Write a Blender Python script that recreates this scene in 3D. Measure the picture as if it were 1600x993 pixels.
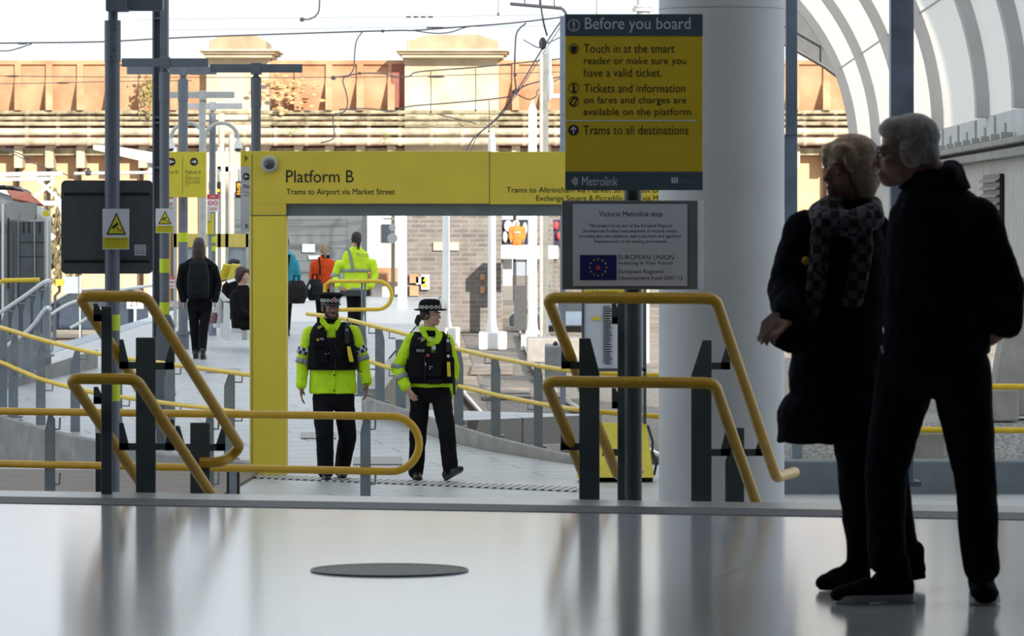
import bpy, bmesh, math, random
from mathutils import Vector, Matrix, Euler
random.seed(7)
for _o in list(bpy.data.objects): bpy.data.objects.remove(_o)
SC = bpy.context.scene
COL = SC.collection
PI = math.pi
# ------------------------------------------------------------------ camera
FPX, HY, CAMZ = 7300.0, 330.0, 1.38          # focal length and horizon row on a 1600x993 frame, eye height
cam_d = bpy.data.cameras.new('camera'); cam = bpy.data.objects.new('camera', cam_d); COL.objects.link(cam)
cam_d.sensor_width = 36; cam_d.lens = FPX/1600*36
cam_d.shift_y = -(496.5-HY)/1600
cam.location = (0, 0, CAMZ); cam.rotation_euler = (PI/2, 0, 0)
cam_d.clip_start = .5; cam_d.clip_end = 2000
cam_d.dof.use_dof = True; cam_d.dof.focus_distance = 38; cam_d.dof.aperture_fstop = 13
SC.camera = cam
# ------------------------------------------------------------------ light
SC.view_settings.view_transform = 'Standard'; SC.view_settings.look = 'None'
SC.view_settings.exposure = 0.0; SC.view_settings.gamma = 1; SC.view_settings.use_curve_mapping = False
wd = bpy.data.worlds.new('sky'); SC.world = wd; wd.use_nodes = True
bg = wd.node_tree.nodes['Background']; bg.inputs[0].default_value = (0.85, 0.935, 1.0, 1); bg.inputs[1].default_value = 1.3
SUN_AZ, SUN_EL = math.radians(20), math.radians(18)
sun_d = bpy.data.lights.new('sun', 'SUN'); sun = bpy.data.objects.new('sun', sun_d); COL.objects.link(sun)
sun_d.energy = 6.8; sun_d.angle = math.radians(.55); sun_d.color = (1, .90, .77)
_to = Vector((math.sin(SUN_AZ)*math.cos(SUN_EL), -math.cos(SUN_AZ)*math.cos(SUN_EL), math.sin(SUN_EL)))
sun.rotation_euler = _to.to_track_quat('Z', 'Y').to_euler(); sun.location = (20, -20, 30)
# unseen fill light added to brighten the stair head and its signs
fl_d = bpy.data.lights.new('stair_fill_light', 'AREA'); fl = bpy.data.objects.new('stair_fill_light', fl_d); COL.objects.link(fl)
fl_d.shape = 'RECTANGLE'; fl_d.size = 16; fl_d.size_y = 1.2; fl_d.energy = 240; fl_d.color = (.92, .96, 1)
fl.location = (-1, 17.2, 9.5); fl.rotation_euler = (Vector((0,-1,1.05))).to_track_quat('Z','Y').to_euler()
# ------------------------------------------------------------------ helpers
def W(px, py, Z): return Vector(((px-800)/FPX*Z, Z, CAMZ-(py-HY)/FPX*Z))
def V(*a): return Vector(a)
ORG = {}
def org(o): return ORG.get(o.name, Vector((0,0,0))) if o else Vector((0,0,0))
def tag(o, label=None, cat=None, group=None, kind=None):
    if label: o['label'] = label
    if cat: o['category'] = cat
    if group: o['group'] = group
    if kind: o['kind'] = kind
    return o
def thing(name, label, cat, loc, group=None):
    o = bpy.data.objects.new(name, None); COL.objects.link(o); o.location = loc; o.empty_display_size = .2
    ORG[o.name] = Vector(loc); return tag(o, label, cat, group)
def link_mesh(name, me, m, parent=None, bevel=0, smooth=None):
    o = bpy.data.objects.new(name, me); COL.objects.link(o)
    if m and not me.materials: me.materials.append(m)
    if parent:
        me.transform(Matrix.Translation(-org(parent))); o.parent = parent; ORG[o.name] = org(parent)
    if smooth is not None and len(me.polygons):
        me.polygons.foreach_set('use_smooth', [True]*len(me.polygons)); me.set_sharp_from_angle(angle=math.radians(smooth))
    if bevel:
        b = o.modifiers.new('bevel', 'BEVEL'); b.width = bevel; b.segments = 2; b.limit_method = 'ANGLE'
    return o
class MB:
    def __init__(s): s.v = []; s.f = []; s.m = []; s.uv = {}; s.cur = 0
    def add(s, vs, fs):
        n = len(s.v); s.v += [tuple(v) for v in vs]
        for f in fs: s.f.append(tuple(i+n for i in f)); s.m.append(s.cur)
    def box(s, c, d, R=None):
        hx, hy, hz = d[0]/2, d[1]/2, d[2]/2; c = Vector(c)
        vs = [Vector((x*hx, y*hy, z*hz)) for x in (-1,1) for y in (-1,1) for z in (-1,1)]
        if R is not None: vs = [R @ v for v in vs]
        s.add([c+v for v in vs], [(0,1,3,2),(4,6,7,5),(0,4,5,1),(2,3,7,6),(0,2,6,4),(1,5,7,3)]); return s
    def boxpx(s, x0, y0, x1, y1, Z, depth):
        a = W(x0,y0,Z); b = W(x1,y1,Z)
        return s.box(((a.x+b.x)/2, Z+depth/2, (a.z+b.z)/2), (abs(b.x-a.x), depth, abs(a.z-b.z)))
    def cone(s, p0, p1, r0, r1, n=16, caps=True):
        p0 = Vector(p0); p1 = Vector(p1); d = p1-p0
        q = d.to_track_quat('Z','Y').to_matrix(); vs = []
        for p, r in ((p0,r0),(p1,r1)):
            for i in range(n):
                a = 2*PI*i/n; vs.append(p+q@Vector((r*math.cos(a), r*math.sin(a), 0)))
        fs = [(i,(i+1)%n,n+(i+1)%n,n+i) for i in range(n)]
        if caps: fs += [tuple(range(n))[::-1], tuple(range(n,2*n))]
        s.add(vs, fs); return s
    def cyl(s, p0, p1, r, n=16): return s.cone(p0, p1, r, r, n)
    def tube(s, pts, r, n=12, closed=False):
        pts = [Vector(p) for p in pts]; m = len(pts); vs = []; up = None
        for i, p in enumerate(pts):
            if closed: t = (pts[(i+1)%m]-pts[i-1])
            else: t = (pts[min(i+1,m-1)]-pts[max(i-1,0)])
            t.normalize()
            if up is None:
                up = t.orthogonal().normalized()
            else:
                up = (up-t*up.dot(t)).normalized()
            b = t.cross(up)
            k = 1
            if 0 < i < m-1 and not closed:
                a1 = (pts[i]-pts[i-1]).normalized(); c = max(.6, a1.dot(t)); k = 1/c
            rr = r[i] if isinstance(r, (list,tuple)) else r
            for j in range(n):
                a = 2*PI*j/n; vs.append(p+(up*math.cos(a)+b*math.sin(a))*rr)
        fs = []
        for i in range(m if closed else m-1):
            k = (i+1)%m
            for j in range(n): fs.append((i*n+j, i*n+(j+1)%n, k*n+(j+1)%n, k*n+j))
        if not closed: fs += [tuple(range(n))[::-1], tuple(range((m-1)*n, m*n))]
        s.add(vs, fs); return s
    def sph(s, c, r, R=None, n=16, h=10):
        if not isinstance(r, (tuple,list)): r = (r,r,r)
        c = Vector(c); vs = [Vector((0,0,r[2]))]; fs = []
        for i in range(1,h):
            t = PI*i/h
            for j in range(n):
                a = 2*PI*j/n; vs.append(Vector((r[0]*math.sin(t)*math.cos(a), r[1]*math.sin(t)*math.sin(a), r[2]*math.cos(t))))
        vs.append(Vector((0,0,-r[2]))); L = len(vs)-1
        for j in range(n): fs.append((0, 1+j, 1+(j+1)%n)); fs.append((L, L-n+(j+1)%n, L-n+j))
        for i in range(h-2):
            for j in range(n): a = 1+i*n; fs.append((a+j, a+n+j, a+n+(j+1)%n, a+(j+1)%n))
        if R is not None: vs = [R@v for v in vs]
        s.add([c+v for v in vs], fs); return s
    def chain(s, pts, rs, n=12):
        pts = [Vector(p) for p in pts]
        for i in range(len(pts)-1):
            s.cone(pts[i], pts[i+1], rs[i], rs[i+1], n)
        for p, r in zip(pts, rs): s.sph(p, r*1.0, n=n, h=8)
        return s
    def rings(s, rg, n=28, p=2.3):
        # rg: (center, rx, ry, yaw) horizontal rings bottom to top
        vs = []
        for (c, rx, ry, yw) in rg:
            c = Vector(c); cy, sy = math.cos(yw), math.sin(yw)
            for i in range(n):
                a = 2*PI*i/n; ca, sa = math.cos(a), math.sin(a)
                x = rx*math.copysign(abs(ca)**(2/p), ca); y = ry*math.copysign(abs(sa)**(2/p), sa)
                vs.append(c+Vector((x*cy-y*sy, x*sy+y*cy, 0)))
        fs = []
        for k in range(len(rg)-1):
            for i in range(n): fs.append((k*n+i, k*n+(i+1)%n, (k+1)*n+(i+1)%n, (k+1)*n+i))
        fs += [tuple(range(n))[::-1], tuple(range((len(rg)-1)*n, len(rg)*n))]
        s.add(vs, fs); return s
    def prism(s, poly, d):
        # closed 3-D polygon pushed along vector d
        n = len(poly); d = Vector(d); vs = [Vector(p) for p in poly]+[Vector(p)+d for p in poly]
        s.add(vs, [tuple(range(n)), tuple(range(n,2*n))[::-1]]+[(i,n+i,n+(i+1)%n,(i+1)%n) for i in range(n)]); return s
    def prismpx(s, poly, Z, depth): return s.prism([W(x,y,Z) for x,y in poly], (0,depth,0))
    def me(s, name, fix=True):
        me = bpy.data.meshes.new(name); me.from_pydata(s.v, [], s.f)
        if any(s.m): me.polygons.foreach_set('material_index', s.m)
        me.validate(); 
        if fix:
            bm = bmesh.new(); bm.from_mesh(me); bmesh.ops.recalc_face_normals(bm, faces=bm.faces); bm.to_mesh(me); bm.free()
        return me
    def build(s, name, m, parent=None, bevel=0, smooth=35):
        me = s.me(name)
        for x in (m if isinstance(m, (list,tuple)) else [m]): me.materials.append(x)
        return link_mesh(name, me, None, parent, bevel, smooth)
DG = lambda: bpy.context.evaluated_depsgraph_get()
def melt(mb, voxel, smooth=4, disp=0, dsize=.1, fac=.5):
    """union of overlapping pieces into one continuous surface"""
    me = mb.me('tmp'); o = bpy.data.objects.new('tmp', me); COL.objects.link(o)
    r = o.modifiers.new('r', 'REMESH'); r.mode = 'VOXEL'; r.voxel_size = voxel; r.use_smooth_shade = True
    if smooth:
        m = o.modifiers.new('s', 'SMOOTH'); m.factor = fac; m.iterations = smooth
    if disp:
        t = bpy.data.textures.new('folds', 'CLOUDS'); t.noise_scale = dsize; t.noise_depth = 2
        d = o.modifiers.new('d', 'DISPLACE'); d.texture = t; d.strength = disp; d.mid_level = .5; d.texture_coords = 'GLOBAL'
        m2 = o.modifiers.new('s2', 'SMOOTH'); m2.factor = .5; m2.iterations = 2
    bpy.context.view_layer.update()
    out = bpy.data.meshes.new_from_object(o.evaluated_get(DG()))
    bpy.data.objects.remove(o); bpy.data.meshes.remove(me)
    out.materials.clear(); out.polygons.foreach_set('use_smooth', [True]*len(out.polygons))
    return out
def text_mb(mb, s, x0, y0, x1, y1, Z, ext=.0008, weight=0, R=None):
    """lettering whose ink fills the rectangle (x0,y0)-(x1,y1) of the board at depth Z"""
    cu = bpy.data.curves.new('t', 'FONT'); cu.body = s; cu.size = 1; cu.offset = weight; cu.resolution_u = 3
    o = bpy.data.objects.new('t', cu); COL.objects.link(o); bpy.context.view_layer.update()
    me = bpy.data.meshes.new_from_object(o.evaluated_get(DG()))
    xs = [v.co.x for v in me.vertices]; ys = [v.co.y for v in me.vertices]
    ax, bx, ay, by = min(xs), max(xs), min(ys), max(ys)
    A = W(x0, y1, Z); B = W(x1, y0, Z)
    vs = [Vector((A.x+(v.co.x-ax)/(bx-ax)*(B.x-A.x), Z, A.z+(v.co.y-ay)/max(by-ay,1e-6)*(B.z-A.z))) for v in me.vertices]
    fs = [tuple(p.vertices) for p in me.polygons]
    mb.add(vs, fs)
    bpy.data.objects.remove(o); bpy.data.meshes.remove(me); bpy.data.curves.remove(cu)
def letters(name, lines, Z, m, parent):
    for l in lines:
        mb = MB(); text_mb(mb, l[0], l[1], l[2], l[3], l[4], Z)
        me = mb.me(name, fix=False); me.materials.append(m); o = link_mesh(name, me, None, parent)
    return o
def disc(mb, px, py, Z, rpx, depth=.002, n=32, inner=0):
    c = W(px,py,Z); r = rpx/FPX*Z
    if inner:
        ri = inner/FPX*Z; vs = []; fs = []
        for k in range(n):
            a = 2*PI*k/n
            for rr in (r, ri):
                for dy in (0, depth): vs.append(c+V(rr*math.cos(a), dy, rr*math.sin(a)))
        for k in range(n):
            a = 4*k; b = 4*((k+1)%n); fs += [(a,b,b+2,a+2),(a,a+1,b+1,b),(a+2,b+2,b+3,a+3),(a+1,a+3,b+3,b+1)]
        mb.add(vs, fs)
    else: mb.cyl(c, c+V(0,depth,0), r, n)
# ------------------------------------------------------------------ materials
MATS = {}
def srgb(h):
    return tuple(((c/255)/12.92 if c/255 <= .04045 else ((c/255+.055)/1.055)**2.4) for c in h)
def mat(name, c, rough=.5, metal=0, var=.12, scale=6, bump=0, bscale=80, c2=None, spec=.5, emit=0, trans=0):
    if name in MATS: return MATS[name]
    m = bpy.data.materials.new(name); m.use_nodes = True; nt = m.node_tree; b = nt.nodes['Principled BSDF']
    N = nt.nodes.new; L = nt.links.new
    tc = N('ShaderNodeTexCoord'); no = N('ShaderNodeTexNoise'); no.inputs['Scale'].default_value = scale; no.inputs['Detail'].default_value = 4
    L(tc.outputs['Object'], no.inputs['Vector'])
    cr = N('ShaderNodeValToRGB'); e = cr.color_ramp.elements
    a = tuple(max(0, x*(1-var)) for x in c); d = c2 if c2 else tuple(min(1, x*(1+var)) for x in c)
    e[0].position = .3; e[1].position = .72; e[0].color = (*a,1); e[1].color = (*d,1)
    L(no.outputs['Fac'], cr.inputs['Fac']); L(cr.outputs['Color'], b.inputs['Base Color'])
    b.inputs['Roughness'].default_value = rough; b.inputs['Metallic'].default_value = metal
    b.inputs['Specular IOR Level'].default_value = spec
    if emit: L(cr.outputs['Color'], b.inputs['Emission Color']); b.inputs['Emission Strength'].default_value = emit
    if trans:
        t = N('ShaderNodeBsdfTranslucent'); t.inputs[0].default_value = (*c,1); mx = N('ShaderNodeMixShader'); mx.inputs[0].default_value = trans
        L(b.outputs[0], mx.inputs[1]); L(t.outputs[0], mx.inputs[2]); L(mx.outputs[0], nt.nodes['Material Output'].inputs[0])
    if bump:
        n2 = N('ShaderNodeTexNoise'); n2.inputs['Scale'].default_value = bscale; n2.inputs['Detail'].default_value = 5
        L(tc.outputs['Object'], n2.inputs['Vector'])
        bp = N('ShaderNodeBump'); bp.inputs['Strength'].default_value = bump; bp.inputs['Distance'].default_value = .02
        L(n2.outputs['Fac'], bp.inputs['Height']); L(bp.outputs[0], b.inputs['Normal'])
    MATS[name] = m; return m
def brick_mat(name, c1, c2, mortar, bw, bh, ms=.01, rough=.6, rot=(0,0,0), off=.5, bump=.3, spec=.5, nvar=.2):
    m = bpy.data.materials.new(name); m.use_nodes = True; nt = m.node_tree; b = nt.nodes['Principled BSDF']
    N = nt.nodes.new; L = nt.links.new
    tc = N('ShaderNodeTexCoord'); mp = N('ShaderNodeMapping'); mp.inputs['Rotation'].default_value = rot
    L(tc.outputs['Object'], mp.inputs['Vector'])
    br = N('ShaderNodeTexBrick'); br.inputs['Scale'].default_value = 1
    br.inputs['Color1'].default_value = (*c1,1); br.inputs['Color2'].default_value = (*c2,1); br.inputs['Mortar'].default_value = (*mortar,1)
    br.inputs['Brick Width'].default_value = bw; br.inputs['Row Height'].default_value = bh; br.inputs['Mortar Size'].default_value = ms
    br.offset = off; br.inputs['Mortar Smooth'].default_value = .1
    L(mp.outputs[0], br.inputs['Vector'])
    no = N('ShaderNodeTexNoise'); no.inputs['Scale'].default_value = 3; no.inputs['Detail'].default_value = 6; L(tc.outputs['Object'], no.inputs['Vector'])
    mr = N('ShaderNodeMapRange'); mr.inputs['To Min'].default_value = 1-nvar; mr.inputs['To Max'].default_value = 1+nvar; L(no.outputs['Fac'], mr.inputs['Value'])
    mx = N('ShaderNodeVectorMath'); mx.operation = 'SCALE'; L(br.outputs['Color'], mx.inputs[0]); L(mr.outputs[0], mx.inputs['Scale'])
    L(mx.outputs[0], b.inputs['Base Color'])
    b.inputs['Roughness'].default_value = rough; b.inputs['Specular IOR Level'].default_value = spec
    bp = N('ShaderNodeBump'); bp.inputs['Strength'].default_value = bump; bp.inputs['Distance'].default_value = .01; bp.invert = True
    L(br.outputs['Fac'], bp.inputs['Height']); L(bp.outputs[0], b.inputs['Normal'])
    MATS[name] = m; return m
def checker_mat(name, ca, cb, sx, sy, rough=.7):
    m = bpy.data.materials.new(name); m.use_nodes = True; nt = m.node_tree; b = nt.nodes['Principled BSDF']
    N = nt.nodes.new; L = nt.links.new
    uv = N('ShaderNodeTexCoord'); mp = N('ShaderNodeMapping'); mp.inputs['Scale'].default_value = (sx, sy, 1)
    ch = N('ShaderNodeTexChecker'); ch.inputs['Scale'].default_value = 1; ch.inputs['Color1'].default_value = (*ca,1); ch.inputs['Color2'].default_value = (*cb,1)
    L(uv.outputs['UV'], mp.inputs[0]); L(mp.outputs[0], ch.inputs['Vector']); L(ch.outputs['Color'], b.inputs['Base Color'])
    b.inputs['Roughness'].default_value = rough; MATS[name] = m; return m
M_RAIL = mat('rail_yellow_paint', (.54,.31,.010), .38, 0, .1, 8)
M_RAIL2 = mat('rail_yellow_gloss', (.74,.50,.03), .3, 0, .08, 8)
M_POST = mat('slate_grey_paint', (.055,.078,.092), .5, 0, .12, 9)
M_POST2 = mat('mid_grey_paint', (.21,.25,.29), .5, 0, .12, 9)
M_POLE = mat('pole_blue_grey', (.105,.125,.16), .5, 0, .12, 7)
M_PALE = mat('pale_galvanised', (.48,.50,.48), .5, 0, .1, 7)
M_SIGNY = mat('sign_yellow', (.62,.45,.014), .55, 0, .06, 5)
M_GATEY = mat('gate_yellow', (.70,.55,.055), .55, 0, .06, 3)
M_SIGNG = mat('sign_grey', (.055,.09,.11), .5, 0, .08, 5)
M_INK = mat('black_ink', (.008,.008,.009), .6, 0, .05)
M_INKW = mat('white_ink', (.62,.66,.70), .6, 0, .04)
M_WHITE = mat('white_paint', (.78,.78,.78), .5, 0, .06, 4)
M_PLATE = mat('white_plate', (.58,.61,.68), .5, 0, .04, 4)
M_BLACK = mat('black_plastic', (.012,.012,.013), .45, 0, .1)
M_CONC = mat('concrete', (.33,.32,.30), .85, 0, .18, 5, .25, 60)
M_CONC2 = mat('concrete_grey', (.25,.25,.25), .85, 0, .2, 4, .25, 60)
M_STEEL = mat('bright_steel', (.62,.62,.60), .22, 1, .06, 9)
M_LIME = mat('lime_band', (.50,.62,.01), .5, 0, .05)
M_AMBER = mat('amber_display', (1,.38,.02), .5, 0, .02, emit=1.6)
M_RED = mat('red_print', (.60,.05,.06), .55, 0, .05)
M_BLUEFLAG = mat('flag_blue', (.005,.008,.13), .55, 0, .05)
M_STAR = mat('flag_star', (.62,.50,.10), .55, 0, .05)
M_WARN = mat('warning_yellow', (.72,.58,.015), .55, 0, .05)
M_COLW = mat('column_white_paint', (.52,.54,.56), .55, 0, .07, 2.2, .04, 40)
M_DARKROOF = mat('dark_roof', (.06,.06,.065), .8, 0, .15, 1)
M_RUST = mat('rust_orange_iron', (.46,.215,.105), .75, 0, .18, 1.2, .2, 12, c2=(.60,.36,.21))
M_RUSTD = mat('dark_red_iron', (.11,.035,.025), .8, 0, .2, 2)
M_STONE = mat('buff_sandstone', (.56,.46,.32), .9, 0, .16, 1.1, .3, 14, c2=(.72,.63,.48))
M_STONEW = mat('weathered_cap_stone', (.34,.265,.17), .9, 0, .2, 1.1, .3, 14, c2=(.50,.41,.28))
M_PIPE = mat('pale_pipe', (.42,.36,.26), .7, 0, .25, 2.5, .2, 20, c2=(.62,.56,.45))
M_MOSS = mat('mossy_pipe', (.24,.20,.12), .9, 0, .35, 3, .4, 25, c2=(.54,.48,.33))
M_GREEN = mat('ivy_green', (.22,.36,.05), .8, 0, .4, 3, .5, 20)
M_BRICK = brick_mat('dark_brick', (.15,.135,.13), (.215,.20,.19), (.24,.225,.21), .42, .12, .02, .9, (PI/2,0,0), nvar=.45)
M_BALLAST = mat('ballast', (.20,.17,.15), .95, 0, .5, 18, 1, 30, c2=(.34,.31,.28))
M_GRAVEL = mat('pale_gravel', (.34,.335,.33), .95, 0, .4, 30, 1, 40, c2=(.52,.51,.50))
M_TARMAC = mat('tarmac_yard', (.27,.24,.21), .9, 0, .3, .6, .3, 30, c2=(.42,.34,.25))
M_SHELL = mat('vault_panel', (.86,.84,.80), .55, 0, .04, 1.0, 0, trans=.5)
M_RIBG = mat('vault_rib_grey', (.50,.50,.50), .6, 0, .08, 2)
M_WIRE = mat('overhead_wire', (.035,.035,.045), .6, 0, .1)
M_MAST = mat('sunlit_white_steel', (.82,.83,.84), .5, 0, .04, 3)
M_CABIN = mat('cabin_shaded_green_grey', (.085,.105,.115), .6, 0, .08, 1.5)  # darkened so the shade over the cabin sits in its base colour
M_GLASSD = mat('dark_glass', (.05,.065,.08), .08, 0, .1)
M_TRAMW = mat('tram_silver', (.30,.31,.32), .3, .3, .06, 3)
M_TRAMG = mat('tram_panel_grey', (.10,.115,.13), .25, 0, .15, 4)
M_TRAMO = mat('tram_orange', (.55,.16,.09), .4, 0, .15, 4)
# ================================================================== SETTING
U = V(.247, .969, 0); VN = V(.969, -.247, 0)          # down the stairs / along the nosing
def nose(x): return 22.41-.254*x
def struct(o, label=None): o['kind'] = 'structure'; return o
def gz(Z):
    T = [(22,-.85),(24.3,-.85),(34,-1.0),(45,-1.17),(48,-1.09),(52,-.88),(56,-.76),(65,-.67),(400,-.67)]
    for (a,za),(b,zb) in zip(T,T[1:]):
        if Z <= b: return za+(zb-za)*max(0,(Z-a))/(b-a)
    return -.67
def slab(pts, z0, z1):
    mb = MB(); mb.prism([V(x,y,z1) for x,y in pts], (0,0,z0-z1)); return mb
M_FLOOR = brick_mat('polished_floor', (.40,.42,.455), (.43,.45,.485), (.20,.20,.21), 1.8, .9, .006, .13, (0,0,math.radians(14.3)), .5, .08, .95, .08)
d0 = -.93
struct(slab([(-12,-18),(12,-18),(12,nose(12)+d0),(-12,nose(-12)+d0)], -.25, 0).build('floor', M_FLOOR, smooth=None))
M_TACT = mat('dark_tactile_strip', (.032,.036,.050), .6, 0, .2, 8, .5, 60)
M_NOSE = mat('pale_granite_nosing', (.27,.275,.28), .3, 0, .12, 20)
struct(slab([(-12,nose(-12)-.93),(12,nose(12)-.93),(12,nose(12)-.46),(-12,nose(-12)-.46)], -.25, .003).build('trim_1', M_TACT, smooth=None))
struct(slab([(-12,nose(-12)-.46),(12,nose(12)-.46),(12,nose(12)),(-12,nose(-12))], -.25, .004).build('trim_2', M_NOSE, smooth=None))
st = MB()
for k in range(5):
    a = .3*k/.969; b = .3*(k+1)/.969
    st.prism([V(-12,nose(-12)+a,-.165*(k+1)), V(12,nose(12)+a,-.165*(k+1)), V(12,nose(12)+b,-.165*(k+1)), V(-12,nose(-12)+b,-.165*(k+1))], (0,0,-.9))
struct(st.build('stairs', M_CONC2, smooth=None))
# lower concourse, ramp and platform paving
M_PAVE = brick_mat('pale_stone_paving', (.37,.385,.405), (.42,.43,.445), (.17,.17,.175), 1.4, .45, .012, .42, (0,0,math.radians(-14)), .5, .2, .5, .12)
M_BLOCK = brick_mat('brown_block_paving', (.155,.125,.105), (.20,.165,.14), (.10,.088,.08), .2, .1, .008, .7, (0,0,.4), .5, .3, .4, .25)
CURB = [W(575,640,52), W(640,655,50.5), W(700,679,49), W(770,700,48), W(845,719,47), W(905,733,46.3)]
LEFTW = [(-60,640,52.5),(0,650,51),(63,668,49.3),(118,682,48.3),(258,709,47),(330,716,46.4),(392,722,46)]
LW = [W(*p) for p in LEFTW]
def interp(pts, Z, out):
    p = sorted(pts, key=lambda q: q.y)
    if Z <= p[0].y or Z >= p[-1].y: return None
    for a, b in zip(p, p[1:]):
        if a.y <= Z <= b.y: t = (Z-a.y)/(b.y-a.y); return a.x+(b.x-a.x)*t
pv = MB()
zs = [23.5,24.3,30,34,40,44,45,46,46.4,47,48,49,50,51,52,53,54,56,60,65,80,95,112]
rows = []
for Z in zs:
    xr = interp(CURB, Z, 0)
    if xr is None: xr = 9 if Z < 46.3 else (-1.62 if Z > 52 else 1)
    if Z > 53: xr = -1.7
    xl = interp(LW, Z, 0)
    if xl is None: xl = -9 if Z < 46 else -6.7
    rows.append((xl+.05, xr, Z))
vs = []; fs = []
for (xl, xr, Z) in rows:
    for i in range(7): vs.append(V(xl+(xr-xl)*i/6, Z, gz(Z)))
for k in range(len(rows)-1):
    for i in range(6): a = k*7+i; fs.append((a, a+1, a+8, a+7))
pv.add(vs, fs); n0 = len(vs)
me = pv.me('pavement')
o = link_mesh('pavement', me, M_PAVE, None); struct(o)
s_ = o.modifiers.new('thick', 'SOLIDIFY'); s_.thickness = .3; s_.offset = -1 if me.polygons[0].normal.z > 0 else 1
bp = MB(); bp.prism([V(-9,24.5,-.84), V(-2.75,24.5,-.84), V(-2.45,45.4,gz(45.4)+.012), V(-9,46.3,gz(46)+.02)], (0,0,-.2))
struct(bp.build('brown_paving', M_BLOCK, smooth=None))
# painted lines on the brown paving
pl = MB(); pl.prism([W(-20,750,43.9), W(150,752.5,43.6), W(150,756,43.1), W(-20,753.5,43.4)], (0,0,-.02)); struct(pl.build('trim_3', M_WHITE, smooth=None))
# corduroy tactile band across the foot of the stairs
M_CORD = bpy.data.materials.new('corduroy_tactile'); M_CORD.use_nodes = True
_nt = M_CORD.node_tree; _b = _nt.nodes['Principled BSDF']; _tc = _nt.nodes.new('ShaderNodeTexCoord'); _w = _nt.nodes.new('ShaderNodeTexWave')
_mp = _nt.nodes.new('ShaderNodeMapping'); _mp.inputs['Rotation'].default_value = (0,0,math.radians(8)); _w.inputs['Scale'].default_value = 3.9; _w.bands_direction = 'X'
_cr = _nt.nodes.new('ShaderNodeValToRGB'); _cr.color_ramp.elements[0].position = .42; _cr.color_ramp.elements[1].position = .58
_cr.color_ramp.elements[0].color = (.05,.05,.055,1); _cr.color_ramp.elements[1].color = (.46,.45,.44,1)
for a_, b_ in ((_tc.outputs['Object'],_mp.inputs[0]),(_mp.outputs[0],_w.inputs[0]),(_w.outputs['Color'],_cr.inputs[0]),(_cr.outputs[0],_b.inputs['Base Color'])): _nt.links.new(a_, b_)
_b.inputs['Roughness'].default_value = .5
M_GRATE = M_CORD.copy(); M_GRATE.name = 'fine_drain_grate'
for _n in M_GRATE.node_tree.nodes:
    if _n.type == 'TEX_WAVE': _n.inputs['Scale'].default_value = 11
def ribbed(name, quad, m=None):
    mb = MB(); q = [Vector(p) for p in quad]
    for p in q: p.z = gz(p.y)+.014
    mb.prism(q, (0,0,-.04)); return struct(mb.build(name, m or M_CORD, smooth=None))
def onground(px, Z): return V((px-800)/FPX*Z, Z, 0)
ribbed('trim_4', [onground(395,44.5), onground(395,45.1), onground(930,42.2), onground(930,41.4)])
ribbed('trim_5', [onground(552,46.3), onground(552,47.2), onground(628,47.2), onground(628,46.3)], M_GRATE)
ribbed('trim_6', [onground(322,60.5), onground(322,61.6), onground(376,61.6), onground(376,60.5)], M_GRATE)
ribbed('trim_7', [onground(470,49.3), onground(470,49.9), onground(525,49.9), onground(525,49.3)], M_GRATE)
ribbed('trim_8', [onground(222,55.1), onground(222,55.9), onground(275,55.9), onground(275,55.1)], M_GRATE)
# yard and track bed
yd = MB(); yd.box((0,135,-1.85), (120,178,.3)); struct(yd.build('ground', M_TARMAC, smooth=None))
# platform edge kerbs
pe = MB(); pe.box((-6.85,88,-.72-.5), (.35,48,1.1)); struct(pe.build('trim_9', mat('blue_grey_edge',(.33,.38,.44),.6), smooth=None))
pe = MB(); pe.box((-1.6,83,-.72-.5), (.25,58,1.1)); struct(pe.build('trim_10', M_CONC, smooth=None))
# curb walls of the ramp
def wallstrip(name, top, zb, th, m):
    mb = MB(); n = len(top); vs = []; fs = []
    for p in top:
        for dy in (0, th):
            vs += [V(p.x, p.y+dy, p.z), V(p.x, p.y+dy, zb)]
    for i in range(n-1):
        a = 4*i; b = a+4; fs += [(a,b,b+1,a+1),(a+2,a+3,b+3,b+2),(a,a+2,b+2,b),(a+1,b+1,b+3,a+3)]
    fs += [(0,1,3,2),(4*n-4,4*n-2,4*n-1,4*n-3)]
    mb.add(vs, fs); return struct(mb.build(name, m, bevel=.015, smooth=None))
wallstrip('wall_ramp_left', LW, -1.4, .3, M_CONC2)
RC = [W(565,618,52.2), W(635,640,50.6), W(700,660,49.1), W(770,682,48.1), W(845,700,47.1), W(905,713,46.4)]
wallstrip('wall_ramp_right', RC, -1.5, .22, M_CONC)
wallstrip('wall_far_ramp', [W(-60,625,55), W(0,600,56), W(80,568,59), W(150,546,62)], -1.2, .3, M_CONC2)
# kerb, gravel and blocks at the right
kb = MB(); kb.box((7.2,41.4,-.99), (10.2,.4,.34)); struct(kb.build('kerb', mat('blue_grey_kerb',(.13,.155,.17),.6), bevel=.02, smooth=None))
gv = MB(); gv.prism([V(2.2,42.3,-1.16), V(14,42.3,-1.16), V(14,43.2,-.57), V(2.2,43.2,-.57)], (0,0,-.4)); gv.prism([V(2.2,43.2,-.57), V(14,43.2,-.57), V(14,60,-.5), V(2.2,60,-.5)], (0,0,-.9)); struct(gv.build('gravel_bed', M_GRAVEL, smooth=None))
def rail_track(name, pts, label, r=.035):
    t = thing(name, label, 'rail', pts[0])
    mb = MB(); mb.tube([p for p in pts], r, 8); mb.build('rail_head', M_STEEL, t)
    mb = MB()
    for a, b in zip(pts, pts[1:]):
        d = V(0,0,-.15); w = (b-a).cross(V(0,0,1)).normalized()*.03
        mb.prism([a-w-V(0,0,.02), b-w-V(0,0,.02), b+w-V(0,0,.02), a+w-V(0,0,.02)], d)
    mb.build('rail_web', mat('rusty_rail_web',(.055,.04,.035),.9), t, smooth=None)
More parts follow.
